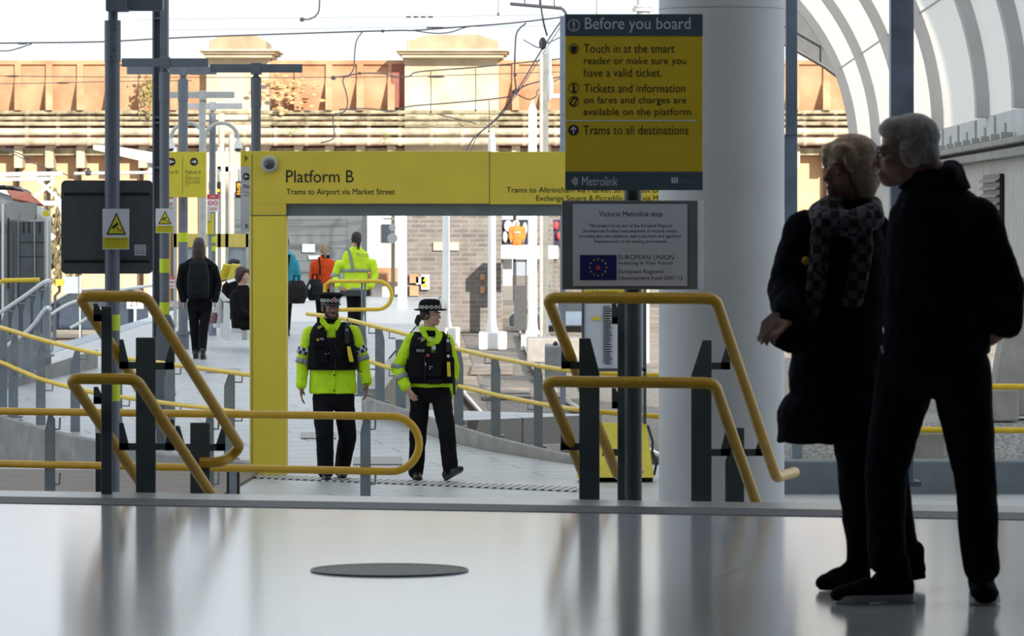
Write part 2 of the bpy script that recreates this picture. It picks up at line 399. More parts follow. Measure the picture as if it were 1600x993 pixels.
rail_track('tram_rail', [V(2.3,42.05,-.925), V(12,41.9,-.925)], 'polished tram rail lying along the grey kerb behind the couple')
tb = MB(); tb.prism([V(-1.3,120,-1.69), V(-.2,64,-1.69), V(2.4,47.5,-1.69), V(5,47.5,-1.69), V(4,64,-1.69), V(1.2,120,-1.69)], (0,0,-.3)); struct(tb.build('track_bed', M_BALLAST, smooth=None))
TR1 = [V(.95,48.5,-1.56), V(.3,56,-1.56), V(-.26,64,-1.56), V(-.75,75,-1.56), V(-1.1,88,-1.56), V(-1.3,115,-1.56)]
TR2 = [p+V(1.5,0,0) for p in TR1]
rail_track('tram_rail', TR1, 'bright curved tram rail nearest the ramp curb, beside the officer in the bowler hat')
rail_track('tram_rail', TR2, 'second curved tram rail, seen between the guard rail tubes left of the sign')
# deck panels between the rails
for i, (a, w) in enumerate(((58,1.5),(63,2.0),(69,2.5),(78,4),(90,5))):
    t = (a-48)/67; x = [.95,.58,.2,-.1,-.38][i]
    mb = MB()
    mb.box((x, a, -1.655), (.8, w, .05)); mb.box((x,a-w*.25,-1.62),(.78,.05,.03)); mb.box((x,a+w*.25,-1.62),(.78,.05,.03))
    tag(mb.build('crossing_panel', mat('worn_timber_deck',(.23,.20,.175),.85,0,.3,4), bevel=.01, smooth=None),
        ['nearest grey deck panel laid between the curved tram rails','second deck panel between the curved tram rails','middle deck panel between the curved tram rails','fourth deck panel between the curved tram rails','farthest deck panel between the curved tram rails'][i], 'panel', 'deck panels between the tram rails')
# station shell round the camera: walls, roof
wb = MB(); wb.box((0,-18.2,7), (26,.4,14)); struct(wb.build('wall_back', M_DARKROOF, smooth=None))
wl = MB(); wl.box((-12.2,1.5,7), (.4,39,14)); struct(wl.build('wall_left', M_DARKROOF, smooth=None))
wr = MB(); wr.box((12.8,2,7), (.4,40,14)); struct(wr.build('wall_right', M_DARKROOF, smooth=None))
rf = MB(); rf.box((-6,2.2,14.2), (38,41.4,.4)); struct(rf.build('ceiling', M_DARKROOF, smooth=None))
M_MEMB = bpy.data.materials.new('roof_membrane'); M_MEMB.use_nodes = True; _nt = M_MEMB.node_tree; _tr = _nt.nodes.new('ShaderNodeBsdfTranslucent'); _tr.inputs[0].default_value = (.42,.44,.46,1)
_nt.nodes['Principled BSDF'].inputs['Base Color'].default_value = (.6,.6,.6,1); _mx = _nt.nodes.new('ShaderNodeMixShader'); _mx.inputs[0].default_value = .75
_nt.links.new(_nt.nodes['Principled BSDF'].outputs[0], _mx.inputs[1]); _nt.links.new(_tr.outputs[0], _mx.inputs[2]); _nt.links.new(_mx.outputs[0], _nt.nodes['Material Output'].inputs[0])
rm = MB(); rm.add([V(-25,23,14.1),V(13,23,14.1),V(13,44.5,14.1),V(-25,44.5,14.1)],[(0,1,2,3)]); struct(rm.build('ceiling_membrane', M_MEMB, smooth=None))
# ================================================================== VIADUCT
ZV = 140
via = thing('railway_viaduct', 'sunlit orange iron railway viaduct with stone piers across the background', 'bridge', W(800,465,ZV))
def bpx(name, m, parent, *r, bevel=0):
    mb = MB()
    for (x0,y0,x1,y1,Z,d) in r: mb.boxpx(x0,y0,x1,y1,Z,d)
    return mb.build(name, m, parent, bevel, None)
bpx('parapet', M_RUST, via, (-400,97,2100,174,ZV,.4), bevel=.02)
bpx('coping', M_RUST, via, (-400,94,2100,101,ZV-.12,.6), bevel=.02)
bpx('web', M_RUSTD, via, (-400,172,2100,246,ZV+.4,.4))
bpx('lower_wall', mat('orange_lower_wall',(.70,.46,.29),.8,0,.15,.8), via, (-400,244,600,470,ZV+.2,.4)); bpx('lower_wall', MATS['orange_lower_wall'], via, (1225,244,2100,470,ZV+.2,.4))
bpx('sill', M_MOSS, via, (-400,231,2100,243,ZV-.5,1.0), bevel=.05)
for y, r, m, Z in ((176,3.3,M_MOSS,139.3),(185,3.3,M_MOSS,139.1),(193.5,3.3,M_MOSS,138.9),(206,6,M_PIPE,138.9),(221,6,M_PIPE,138.8)):
    a = W(-400,y,Z); b = W(2100,y-1,Z); mb = MB(); mb.cyl(a, b, r/FPX*Z, 12)
    for k in range(52):
        x = -350+48.6*k; c = W(x,y,Z); mb.cyl(c, c+V(.12,0,0), r/FPX*Z*1.18, 12)
    mb.build('pipe', m, via)
xs = [28+48.6*k for k in range(-6, 40)]
for x in xs:
    if 305 < x < 432 or 615 < x < 795 or 905 < x < 1228 or x > 1400: continue
    mb = MB(); mb.boxpx(x-5,100,x+5,172,ZV-.12,.2)
    a = [W(x-5.5,126,ZV-.1), W(x-5.5,172,ZV-.1), W(x-5.5,172,ZV-.9)]
    mb.prism(a, (11/FPX*ZV,0,0)); mb.build('rib', M_RUST, via, smooth=None)
    bpx('bracket', M_STONE, via, (x-6,228,x+7,262,ZV-.75,.9))
    bpx('lower_rib', mat('sooty_iron',(.03,.018,.013),.85), via, (x-4,262,x+1,470,ZV-.1,.5))
for (t0,t1,l0,l1,s0,s1) in ((327,416,310,434,322,421),(636,778,618,796,632,779)):
    mb = MB(); mb.prismpx([(t0,80),(t0,64),(t0+.22*(t1-t0),54.5),(t1-.22*(t1-t0),53.5),(t1,64),(t1,80)], ZV-1.2, 3)
    mb.build('pier_cap', M_STONEW, via, .03, None); mb = MB()
    mb.boxpx(l0,76.5,l1,80,ZV-1.7,3.6); mb.boxpx(l0+4,80,l1-4,84,ZV-1.55,3.4); mb.boxpx(l0+9,84,l1-9,90,ZV-1.4,3.2)
    mb.boxpx(s0,90,s1,470,ZV-.3-.4,2.5); mb.build('pier', M_STONE, via, .03, None)
bpx('steel_plate', mat('maroon_plate',(.28,.10,.075),.7), via, (612,100,632,168,ZV-.2,.3))
# abutment in dark brick under the viaduct, mural board, ledge
ab = thing('brick_abutment', 'dark brick bridge abutment behind the white columns', 'wall', W(720,520,118))
bpx('brickwork', M_BRICK, ab, (634,250,784,518,118,1.0))
fr = MB(); fr.boxpx(677,378,717,391,117.9,.2); fr.build('stone_panel', M_STONE, ab, smooth=None)
for (x0,y0,x1,y1,m,n) in ((640,428,654,442,'M_RUST','plate'),(640,446,654,462,'M_RUST','plate'),(650,432,664,444,'M_WHITE','notice'),(658,429,671,452,'M_WHITE','notice'),(750,428,757,437,'M_RUST','plate'),(750,447,757,458,'M_RUST','plate')):
    bpx(n, globals()[m], ab, (x0,y0,x1,y1,117.85,.1))
nt_ = MB(); nt_.prismpx([(664.5,432),(660.5,439),(668.5,439)],117.8,.04); nt_.build('warning_symbol', M_WARN, ab, smooth=None); bpx('yellow_label', M_WARN, ab, (661,443,668,448,117.8,.04))
bpx('far_wall', M_BRICK, ab, (830,300,1000,540,121,4))
mu = thing('mural_board', 'dark blue board with white graffiti lettering beyond the white columns', 'mural', W(810,386,119))
bpx('board', mat('mural_dark_blue',(.018,.02,.04),.7), mu, (783,343,826,382,119,.2)); bpx('board', mat('mural_red_blue',(.03,.02,.06),.7), mu, (865,343,882,386,119,.2))
mb = MB()
for (x,y,w,h) in ((794,353,7,9),(806,350,6,6),(789,370,4,9),(800,371,5,7),(812,369,5,8),(820,357,4,10)):
    mb.sph(W(x,y,118.9), (w/FPX*119,.06,h/FPX*119))
mb.build('graffiti', mat('graffiti_white',(.6,.64,.75),.7), mu)
mb = MB(); mb.sph(W(869,352,118.9),(.07,.06,.11)); mb.sph(W(873,368,118.9),(.06,.06,.1)); mb.build('graffiti', M_RED, mu)
lg = thing('white_parapet', 'sunlit white ledge below the graffiti board with hanging sheet', 'ledge', W(810,450,117))
bpx('ledge', M_MAST, lg, (783,384,872,404,115.5,1.2)); bpx('sheet', M_MAST, lg, (786,404,800,446,116.3,.3)); bpx('support', M_BRICK, lg, (783,404,786,545,115.8,.6)); bpx('support', M_BRICK, lg, (866,404,872,545,115.8,.6))
gt = thing('dark_gate', 'dark mesh yard gate between the white columns', 'gate', W(812,510,112))
bpx('mesh_panel', mat('dark_mesh',(.06,.065,.07),.7,0,.3,20), gt, (803,446,823,516,112,.06)); bpx('top_bar', M_WIRE, gt, (803,405,823,409,112,.06),(803,405,805,446,112,.06),(821,405,823,446,112,.06))
mb = MB()
for k in range(7): mb.boxpx(805+k*2.4,409,805.7+k*2.4,446,112,.04)
mb.build('bars', M_WIRE, gt, smooth=None)
# white columns on plinths
def white_col(x, w, ytop, Z, label, pl, base=None, point=False):
    t = thing('white_column', label, 'column', W(x,545,Z), 'sunlit white columns in front of the brick abutment')
    s_ = FPX/Z; yb = HY+s_*(CAMZ+1.7)
    p0, p1 = pl; mb = MB(); mb.boxpx(p0,base,p1,yb,Z-.5,1.0); mb.build('plinth', M_MAST, t, .03, None)
    mb = MB(); r = w/2/s_; a = W(x,base,Z); b = W(x,ytop,Z); mb.cone(a, b, r, r*.92, 20)
    if point: mb.cone(b, W(x,ytop-16,Z), r*.95, .01, 20)
    mb.build('shaft', M_MAST, t)
    mb = MB(); mb.cone(a, a+V(0,0,.12), r*1.5, r*1.4, 20); mb.cone(a+V(0,0,.12), a+V(0,0,.3), r*1.2, r*1.02, 20); mb.build('base_ring', M_MAST, t)
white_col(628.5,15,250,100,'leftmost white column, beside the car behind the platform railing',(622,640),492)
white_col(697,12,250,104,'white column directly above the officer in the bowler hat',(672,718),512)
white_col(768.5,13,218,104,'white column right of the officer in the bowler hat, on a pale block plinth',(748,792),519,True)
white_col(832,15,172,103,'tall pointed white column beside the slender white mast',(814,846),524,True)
ms = thing('white_mast', 'slender white overhead line mast left of the big yellow sign', 'mast', W(850,545,98))
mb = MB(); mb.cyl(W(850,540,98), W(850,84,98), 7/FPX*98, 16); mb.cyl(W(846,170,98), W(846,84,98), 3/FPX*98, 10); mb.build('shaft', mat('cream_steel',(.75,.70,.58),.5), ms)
mb = MB(); mb.boxpx(838,528,868,548,97.6,.8); mb.build('foot', M_CONC, ms, .02, None)
mb = MB()
for x in (842,850,858): mb.cyl(W(x,532,97.5), W(x,522,97.5), .03, 8)
mb.build('bolt', M_CONC2, ms)
mb = MB(); mb.sph(W(856,90,98),(.08,.08,.25)); mb.sph(W(857,106,98),(.07,.07,.2)); mb.sph(W(858,135,98),(.09,.09,.3)); mb.cyl(W(850,150,98),W(876,150,98),.05); mb.build('insulator', M_MAST, ms)
cb = thing('concrete_block', 'grey concrete foundation block behind the right guard rail, left of the sign', 'block', W(870,585,75))
mb = MB(); mb.boxpx(852,540,885,600,75,1.2); mb.build('block', M_CONC2, cb, .03, None)
mb = MB()
for x in (868,880):
    mb.cyl(W(x,542,75.1), W(x,533,75.1), .025, 8); mb.cyl(W(x-4,537,75.1), W(x+4,537,75.1), .02, 8)
mb.build('anchor_bolt', M_WIRE, cb)
cb = thing('concrete_block', 'long pale concrete block behind the curved rails below the columns', 'block', W(856,560,84))
bpx('block', M_CONC, cb, (823,528,905,566,84,1.2), bevel=.03)
# right hand blocks
for (x0,y0,x1,y1,Z,l) in ((1425,676,1477,736,42.55,'grey concrete block seen between the legs of the grey-haired person'),(1540,608,1592,658,43.18,'pale concrete block right of the grey-haired person, under the upper yellow rail'),(1225,650,1240,735,50,'sliver of concrete block beside the white column')):
    mb = MB(); mb.boxpx(x0,y0,x1,y1,Z,.3)
    tag(mb.build('concrete_block', M_CONC, None, .02, None), l, 'block')
# ================================================================== VAULT AT THE RIGHT
vt = thing('vaulted_canopy', 'white ribbed vaulted canopy curving up at the right edge', 'canopy', W(1500,620,50))
def vb(Z): return 4.346+(Z-47)*.026
BZ, RV = 2.20, 3.15
def vpt(Z, a, r=RV): return V(vb(Z)-RV+r*math.cos(a), Z, BZ+r*math.sin(a))
mb = MB(); NA = 22; ys = [34+31*k/20 for k in range(21)]
vs = []; fs = []
for Z in ys:
    for i in range(NA): vs.append(vpt(Z, math.radians(72)*i/(NA-1)))
for k in range(20):
    for i in range(NA-1): a = k*NA+i; fs.append((a,a+1,a+NA+1,a+NA))
mb.add(vs, fs); mb.build('shell', M_SHELL, vt, smooth=60)
mb = MB(); mb.prism([V(vb(34)-.02,34,1.98),V(vb(65)-.02,65,1.98),V(vb(65)+.02,65,1.98),V(vb(34)+.02,34,1.98)],(0,0,.23)); mb.build('upstand', M_COLW, vt, smooth=None)
for Z, w in ((64.9,.22),(59,.14),(53,.14),(47,.14),(41,.26),(37,.26)):
    mb = MB(); vs = []; fs = []
    for i in range(NA):
        a = math.radians(72)*i/(NA-1)
        for (dz, r) in ((-w/2,RV-.12),(w/2,RV-.12),(w/2,RV-.005),(-w/2,RV-.005)): vs.append(vpt(Z+dz,a,r)+V((0),0,0))
    for i in range(NA-1):
        a = 4*i
        for q in range(4): fs.append((a+q,a+(q+1)%4,a+4+(q+1)%4,a+4+q))
    fs += [(0,1,2,3),(4*NA-4,4*NA-3,4*NA-2,4*NA-1)]
    mb.add(vs, fs); mb.build('rib', M_RIBG, vt, smooth=40)
for a in (22, 44):
    mb = MB(); mb.tube([vpt(Z, math.radians(a), RV-.01) for Z in (34,50,65)], .012, 8); mb.build('panel_seam', M_COLW, vt)
mb = MB(); mb.prism([V(vb(34)-.14,34,1.92),V(vb(34)+.1,34,1.92),V(vb(66)+.1,66,1.92),V(vb(66)-.14,66,1.92)],(0,0,.05))
mb.prism([V(vb(34)-.1,34,1.82),V(vb(34)+.1,34,1.82),V(vb(66)+.1,66,1.82),V(vb(66)-.1,66,1.82)],(0,0,.07)); mb.build('springing_beam', M_CONC, vt, .01, None)
for k in range(22):
    Z = 38+k*1.1; h = .20 if k % 2 else .12
    mb = MB(); mb.cyl(V(vb(Z)-.1,Z,1.97), V(vb(Z)-.1,Z,1.98+h), .012, 8); mb.box((vb(Z)-.09,Z,2.0),(.1,.1,.05)); mb.build('anchor_rod', M_PALE, vt)
mb = MB(); mb.prism([V(vb(45)+.02,45,-1.1),V(vb(66)+.02,66,-1.0),V(vb(66)+.12,66,-1.0),V(vb(45)+.12,45,-1.1)],(0,0,3.0)); mb.prism([V(vb(34)+.02,34,.85),V(vb(45)+.02,45,.85),V(vb(45)+.12,45,.85),V(vb(34)+.12,34,.85)],(0,0,1.05)); mb.build('side_wall', mat('pale_side_wall',(.50,.48,.44),.8), vt, smooth=None)
for (Z0,Z1) in ((39.6,41.5),(44.2,45.6)):
    mb = MB(); 
    mb.prism([V(vb(Z0)-.02,Z0,.95),V(vb(Z1)-.02,Z1,.95),V(vb(Z1)+.01,Z1,.95),V(vb(Z0)+.01,Z0,.95)],(0,0,.75)); lv = mb.build('louvre', M_BLACK, vt, smooth=None)
    mb = MB()
    for k in range(11):
        z = .98+k*.065; mb.prism([V(vb(Z0)-.06,Z0,z),V(vb(Z1)-.06,Z1,z),V(vb(Z1)-.01,Z1,z+.03),V(vb(Z0)-.01,Z0,z+.03)],(0,0,.012))
    mb.build('louvre_blade', M_CONC, lv, smooth=None)
mb = MB(); mb.prism([W(1574,245,43.5),W(1660,225,43.5),W(1660,650,43.5),W(1548,650,43.5),W(1562,560,43.5),W(1590,420,43.5),W(1597,330,43.5),W(1594,270,43.5)],(0,.5,0)); mb.build('buttress', M_CONC, vt, .02, None)
mb = MB(); mb.prism([W(1516,240,47.5),W(1548,236,47.5),W(1548,420,47.5),W(1512,420,47.5)],(0,.3,0)); mb.build('buttress', M_CONC, vt, .02, None)
# curved grey roof edge meeting the vault
ge = thing('curved_roof_edge', 'curved grey steel roof edge between the white column and the vault', 'roof', W(1337,140,67))
pts = [(1130,20),(1180,44),(1245,79),(1290,105),(1337,140)]
up = [(1345,140),(1350,-120),(1130,-120)]
mb = MB(); mb.prismpx(pts+up, 67, .5); mb.build('fascia', mat('roof_edge_shade_grey',(.10,.105,.11),.6), ge, smooth=None)  # paint darkened so the edge reads as shaded though the sun reaches it
mb = MB(); mb.tube([W(x,y-1,66.9) for x,y in pts], .02); mb.tube([W(x,y-30,66.95) for x,y in pts], .012); mb.cyl(W(1284,29,66.95),W(1284,100,66.95),.01); mb.build('seam', mat('seam_dark',(.12,.12,.12)), ge)
# ================================================================== STAIR HANDRAILS
def bend(pts, r=.05, n=5):
    out = [pts[0]]
    for a, p, b in zip(pts, pts[1:], pts[2:]):
        d1 = (a-p); d2 = (b-p); k = min(r, d1.length*.45, d2.length*.45)
        q0 = p+d1.normalized()*k; q1 = p+d2.normalized()*k
        for i in range(n+1):
            t = i/n; out.append(q0*(1-t)**2+p*2*t*(1-t)+q1*t*t)
    out.append(pts[-1]); return out
def along(p, L, drop): return p+U*L+V(0,0,-drop)
def plate_post(name, x0, x1, ytop, Z, zb, t, taper=None, m=None, th=.03):
    a = W(x0,ytop,Z); b = W(x1,ytop,Z); w = b.x-a.x
    if taper == 'l': poly = [V(a.x,Z,zb),V(b.x,Z,zb),V(b.x,Z,a.z),V(b.x-.45*w,Z,a.z),V(a.x,Z,a.z-.17)]
    elif taper == 'r': poly = [V(a.x,Z,zb),V(b.x,Z,zb),V(b.x,Z,a.z-.17),V(a.x+.55*w,Z,a.z),V(a.x,Z,a.z)]
    else: poly = [V(a.x,Z,zb),V(b.x,Z,zb),V(b.x,Z,a.z),V(a.x,Z,a.z)]
    mb = MB(); mb.prism(poly, (0,th,0)); return mb.build(name, m or M_POST, t, .004, None)
def ell(t, xp, xr, y, yr, Z, m=None, parent=None):
    """bracket: flat arm from the post at xp to below the rail at xr, then up to the rail at yr"""
    mb = MB(); s = 9 if xr > xp else -9
    mb.boxpx(min(xp,xr), y-5, max(xp,xr), y+6, Z+.005, .018)
    q = [W(xr,y+6,Z), W(xr,yr,Z), W(xr-s*.7,yr,Z), W(xr-s*1.6,y-5,Z), W(xr-s*1.6,y+6,Z)]
    mb.prism([p+V(0,.005,0) for p in q], (0,.018,0)); return mb.build('bracket', m or M_POST, parent or t, smooth=None)
# left (central) handrail
R = .0275
t = thing('stair_handrail', 'yellow looped double handrail on grey posts at the left of the stairs', 'handrail', W(230,785,23.2))
o_ = V(-.33,.085,0)
r0 = W(228,463,22.62); re = along(r0, 1.5, .80)
post_c = W(312,722,24.0)
pth = [along(r0+o_, 1.5, .80), r0+o_, r0, re, re+V(-.05,.0,-.055), post_c+V(.1,0,0), post_c]
mb = MB(); mb.tube(bend(pth, .06, 6), R, 16); mb.build('upper_rail', M_RAIL, t, smooth=60)
r0 = W(213,592,22.58); 
pth = [along(r0+o_, 1.9, 1.013), r0+o_, r0, along(r0, 1.9, 1.013)]
mb = MB(); mb.tube(bend(pth, .06, 6), R, 16); mb.build('lower_rail', M_RAIL, t, smooth=60)
def leftpost(x0,x1,yt,Z,zb,br):
    p = plate_post('post', x0, x1, yt, Z, zb, t)
    for b in br: ell(t, *b, Z, parent=p)
leftpost(158,175,478,22.75,-.1,[(158,146,496,474),(158,146,625,604)])
leftpost(212,243,527,23.2,-.45,[(212,186,570,530),(243,272,571,538),(212,186,697,660),(243,272,697,655)])
leftpost(297,328,660,24.0,-.84,[(328,352,698,668),(297,274,698,665)])
# right handrail
t = thing('stair_handrail', 'wide yellow looped handrail on grey posts in front of the white column', 'handrail', W(1000,785,23))
o_ = V(-.80,.205,0)
r0 = W(1118,466,22.25); re = along(r0, 1.5, .935)
l0 = r0+o_; le = along(l0, 1.5, .935)
mb = MB(); mb.tube(bend([le+U*.5, le, l0, r0, re, re+U*.5], .055, 6), R, 16); mb.build('upper_rail', M_RAIL, t, smooth=60)
r0 = W(1116,598,22.22); l0 = r0+o_
mb = MB(); mb.tube(bend([along(l0,1.9,1.184), l0, r0, along(r0,1.9,1.184)], .055, 6), R, 16); mb.build('lower_rail', M_RAIL, t, smooth=60)
def rp(x0,x1,yt,Z,zb,br,taper=None):
    p = plate_post('post', x0, x1, yt, Z, zb, t, taper)
    for b in br: ell(t, *b, Z, parent=p)
rp(905,937,528,22.9,-.3,[(905,877,570,538),(905,876,697,664)],'r')
rp(1080,1112,531,22.75,-.3,[(1112,1141,571,540),(1112,1141,706,668)],'l')
rp(1133,1163,668,23.6,-.8,[(1163,1195,706,680)],'l')
rp(965,977,470,22.5,-.1,[(965,956,500,474),(965,956,632,606)])
rp(979,995,640,23.75,-.8,[(979,941,706,676)])
# ================================================================== SIGN POST WITH THE TWO BOARDS
ZS = 22.62
sp = thing('sign_post', 'grey round post carrying the big yellow sign and the white notice', 'post', W(989,800,ZS))
mb = MB(); mb.cyl(W(989,880,ZS+.06), W(989,60,ZS+.06), 14/FPX*ZS, 24); mb.build('pole', M_POST, sp)
s1 = thing('boarding_sign', 'big yellow hanging board headed Before you board', 'sign', W(990,297,ZS))
mb = MB(); mb.boxpx(883,22,1098,297,ZS-.02,.035); mb.build('panel', M_SIGNY, s1, .003, None)
ZF = ZS-.0225
bpx('header', M_SIGNG, s1, (883,22,1098,56,ZF,.004)); bpx('footer', M_SIGNG, s1, (883,268,1098,297,ZF,.004)); bpx('rule', M_INKW, s1, (884,187.5,1089,189.3,ZF,.003))
ZT = ZF-.0015
letters('lettering', [('Before you board',914,27,1079,51.5),('Metrolink',909.5,276,965,290)], ZT, M_INKW, s1)
letters('lettering', [('Touch in at the smart',912,69,1054,82.5),('reader or make sure you',912.5,89,1072,104),('have a valid ticket.',912.5,107,1034,120),
 ('Tickets and information',912.5,131,1071,144.5),('on fares and charges are',912,150.5,1072.5,165),('available on the platform.',911.5,168.5,1083,183.5),('Trams to all destinations',911.5,196,1075.5,210)], ZT+.0015, M_INK, s1)
mb = MB(); disc(mb,896.5,39.5,ZT,9.5,.002,40,8.3); mb.boxpx(895.6,33.5,897.6,41.5,ZT,.002); mb.boxpx(895.4,43.5,897.8,46,ZT,.002); mb.build('symbol', M_INKW, s1, smooth=None)
mb = MB()
for y in (76,137.5,158): disc(mb,896.5,y,ZT+.001,8.2,.002,40,7.2)
disc(mb,896,203,ZT+.001,8.2,.002,40)
mb.boxpx(891.5,72,901.5,79,ZT+.001,.002); mb.boxpx(893,80,900,82,ZT+.001,.002)
mb.boxpx(895,135,898.3,143,ZT+.001,.002); disc(mb,896.5,132.5,ZT+.001,1.7,.002); mb.boxpx(893.5,142,900,143.5,ZT+.001,.002); mb.boxpx(893.8,135,896,136.3,ZT+.001,.002)
for q in ([(895,152),(903,153),(902,155),(895,154)],[(895,152),(897,153.5),(892,163),(890,161.5)],[(890,161.5),(897,163.5),(897,165),(890,163.5)],[(901,153.5),(903,153.5),(898.5,164.5),(896.5,164)]): mb.prismpx(q, ZT+.001, .002)
mb.build('symbol', M_INK, s1, smooth=None)
mb = MB(); mb.boxpx(895.2,199,896.9,209,ZT-.001,.002); mb.prismpx([(896,197),(901,202.3),(899.6,203.6),(896,199.8),(892.4,203.6),(891,202.3)],ZT-.001,.002); mb.build('arrow', M_INKW, s1, smooth=None)
mb = MB()
for i in range(5):
    for j in range(5):
        cx = 893+ (i+j)*1.55; cy = 283+(i-j)*1.55
        if i+j < 7: mb.prismpx([(cx-1.2,cy),(cx,cy-1.2),(cx+1.2,cy),(cx,cy+1.2)], ZT, .002)
for k in range(3):
    x = 1049+k*3.8; mb.boxpx(x,278,x+2.9,286,ZT,.002); mb.cyl(W(x+1.45,278,ZT),W(x+1.45,278,ZT)+V(0,.002,0),1.45/FPX*ZT,12)
mb.build('symbol', M_INKW, s1, smooth=None)
letters('lettering', [('Transport for',1061,279.5,1076,281.8),('Greater Manchester',1061,282.8,1084,285.2)], ZT, mat('faint_print',(.2,.24,.26)), s1)
s2 = thing('project_notice', 'white notice with a blue starred flag on a grey board', 'sign', W(989,452,ZS))
mb = MB(); c0 = W(878,313,ZS-.03); c1 = W(1100,452,ZS-.03)
mb.boxpx(878,313,1076,452,ZS-.03,.05)
vs = [W(1076,313,ZS-.03),W(1076,452,ZS-.03)]
for k in range(5):
    a = k/4; vs_ = None
mb.prism([V(W(1076,313,ZS-.03).x,ZS-.03,c0.z), V(W(1076,313,ZS-.03).x,ZS+.02,c0.z), V(c1.x,ZS+.045,c0.z), V(c1.x,ZS+.03,c0.z), V(W(1090,313,ZS).x,ZS-.015,c0.z)], (0,0,c1.z-c0.z))
mb.build('board', mat('brushed_grey_board',(.17,.19,.205),.4,.3,.1,6), s2, .003, None)
ZN = ZS-.034
bpx('plate', M_PLATE, s2, (895,318.5,1074,446.5,ZN,.004))
letters('lettering', [('Victoria Metrolink stop',936,330,1035,340.5)], ZN-.0015, M_INK, s2)
gr = mat('grey_print',(.05,.05,.06))
letters('lettering', [('This project forms part of the European Regional',920.5,349.5,1050,356.5),('Development Funded redevelopment of Victoria station,',910,358,1059.5,364.5),('providing two new platforms, new track-work and significant',905.5,366,1065,372.8),('improvements to the waiting environment.',929,374.3,1043,380.8)], ZN-.0015, gr, s2)
letters('lettering', [('EUROPEAN UNION',966.5,398,1053,405.3),('Investing in Your Future',966.5,407.5,1051.5,415),('European Regional',966.5,420.5,1036.5,428.8),('Development Fund 2007-13',966.5,431,1066.5,438.5)], ZN-.0015, gr, s2)
bpx('flag', M_BLUEFLAG, s2, (906,398,963.5,437.5,ZN-.001,.003))
mb = MB()
for k in range(12):
    a = PI/6*k; cx = 934.7+13*math.cos(a); cy = 417.5+13*math.sin(a)
    mb.prismpx([(cx+(2.0 if i%2==0 else .85)*math.sin(PI/5*i), cy-(2.0 if i%2==0 else .85)*math.cos(PI/5*i)) for i in range(10)], ZN-.003, .002)
mb.build('star', M_STAR, s2, smooth=None)
mb = MB(); disc(mb,934.5,417.8,ZN-.003,3.6,.002); mb.build('emblem', M_RED, s2, smooth=None)
# ================================================================== WHITE COLUMN
wc = thing('station_column', 'thick white round column behind the right handrail', 'column', W(1127,800,26.5))
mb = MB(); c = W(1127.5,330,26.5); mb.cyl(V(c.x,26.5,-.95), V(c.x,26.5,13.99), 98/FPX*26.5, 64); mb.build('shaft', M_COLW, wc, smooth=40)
mb = MB(); mb.boxpx(1228,-60,1246,210,26.6,.06); mb.boxpx(1226,210,1246,480,26.62,.05); mb.build('side_trunking', mat('blue_grey_trunking',(.24,.30,.39),.4,0,.25,4), wc, .004, None)
mb = MB(); c.z = CAMZ+(330-15)/FPX*26.5; mb.cyl(c, c+V(0,0,.002), 98.6/FPX*26.5, 64); mb.build('joint', M_POST2, wc)
# distant dark steel post behind the man
dp = thing('steel_post', 'dark blue-grey square steel post rising behind the grey-haired person with glasses', 'post', W(1410,740,33))
mb = MB(); mb.boxpx(1392,-80,1428,760,33,.16); mb.build('shaft', mat('weathered_blue_steel',(.11,.135,.18),.45,.2,.35,3), dp, .006, None)
mb = MB(); mb.boxpx(1380,752,1440,760,32.9,.3); mb.build('base_plate', M_POST, dp, .004, None)
# ================================================================== LEFT SIGN POLE
ZL = 30.0
lp = thing('sign_pole', 'dark grey round pole carrying the square blank board at the left', 'pole', W(175,890,ZL))
zb = gz(ZL)
c = W(175.5,0,ZL)
mb = MB(); mb.cyl(V(c.x,ZL,zb), W(175.5,96,ZL), 11.8/FPX*ZL, 28); mb.build('shaft', M_POLE, lp)
mb = MB(); mb.cyl(W(176,96.5,ZL), W(176,32,ZL), 12.8/FPX*ZL, 28); mb.cyl(W(176.5,32,ZL), W(176.5,15,ZL), 7.6/FPX*ZL, 20); mb.build('sleeve', M_POLE, lp)
mb = MB(); mb.boxpx(165,-60,198,17,ZL-.1,.2); mb.boxpx(187,-60,254,16,ZL-.06,.14); mb.build('head_arm', M_POLE, lp, .006, None)
mb = MB()
for y in (61,88,46,78): mb.sph(W(174 if y in (61,88) else 180,y,ZL-.055), .006, n=8, h=6)
mb.build('bolt', M_BLACK, lp)
for y0, y1 in ((491,516),(598,626)):
    mb = MB(); mb.cyl(W(175.5,y1,ZL), W(175.5,y0,ZL), 12.2/FPX*ZL, 28); mb.build('lime_band', M_LIME, lp)
sq = thing('square_board', 'back of a dark square board with rounded corners on the left pole', 'sign', W(167,427,ZL))
def rrect(x0,y0,x1,y1,r,n=5):
    p = []
    for cx, cy, a0 in ((x1-r,y0+r,-90),(x1-r,y1-r,0),(x0+r,y1-r,90),(x0+r,y0+r,180)):
        for k in range(n+1):
            a = math.radians(a0+90*k/n); p.append((cx+r*math.cos(a), cy+r*math.sin(a)))
    return p
mb = MB(); mb.prismpx(rrect(95.5,281.5,239,427.5,8), ZL+.055, .02); mb.build('panel', mat('board_back_grey',(.075,.085,.095),.55,0,.12,20), sq, .003, None)
for y in (303,408):
    mb = MB(); mb.boxpx(100,y-2.2,234,y+2.2,ZL+.05,.012); mb.boxpx(100,y-.8,234,y+.6,ZL+.046,.01); mb.build('channel', M_BLACK, sq, smooth=None)
for y in (301,408):
    mb = MB(); mb.cyl(W(175.5,y+2,ZL), W(175.5,y-3,ZL), 12.4/FPX*ZL, 24); mb.build('clamp', M_POLE, sq)
bpx('maker_label', M_PLATE, sq, (210,382,228,399,ZL+.05,.004))
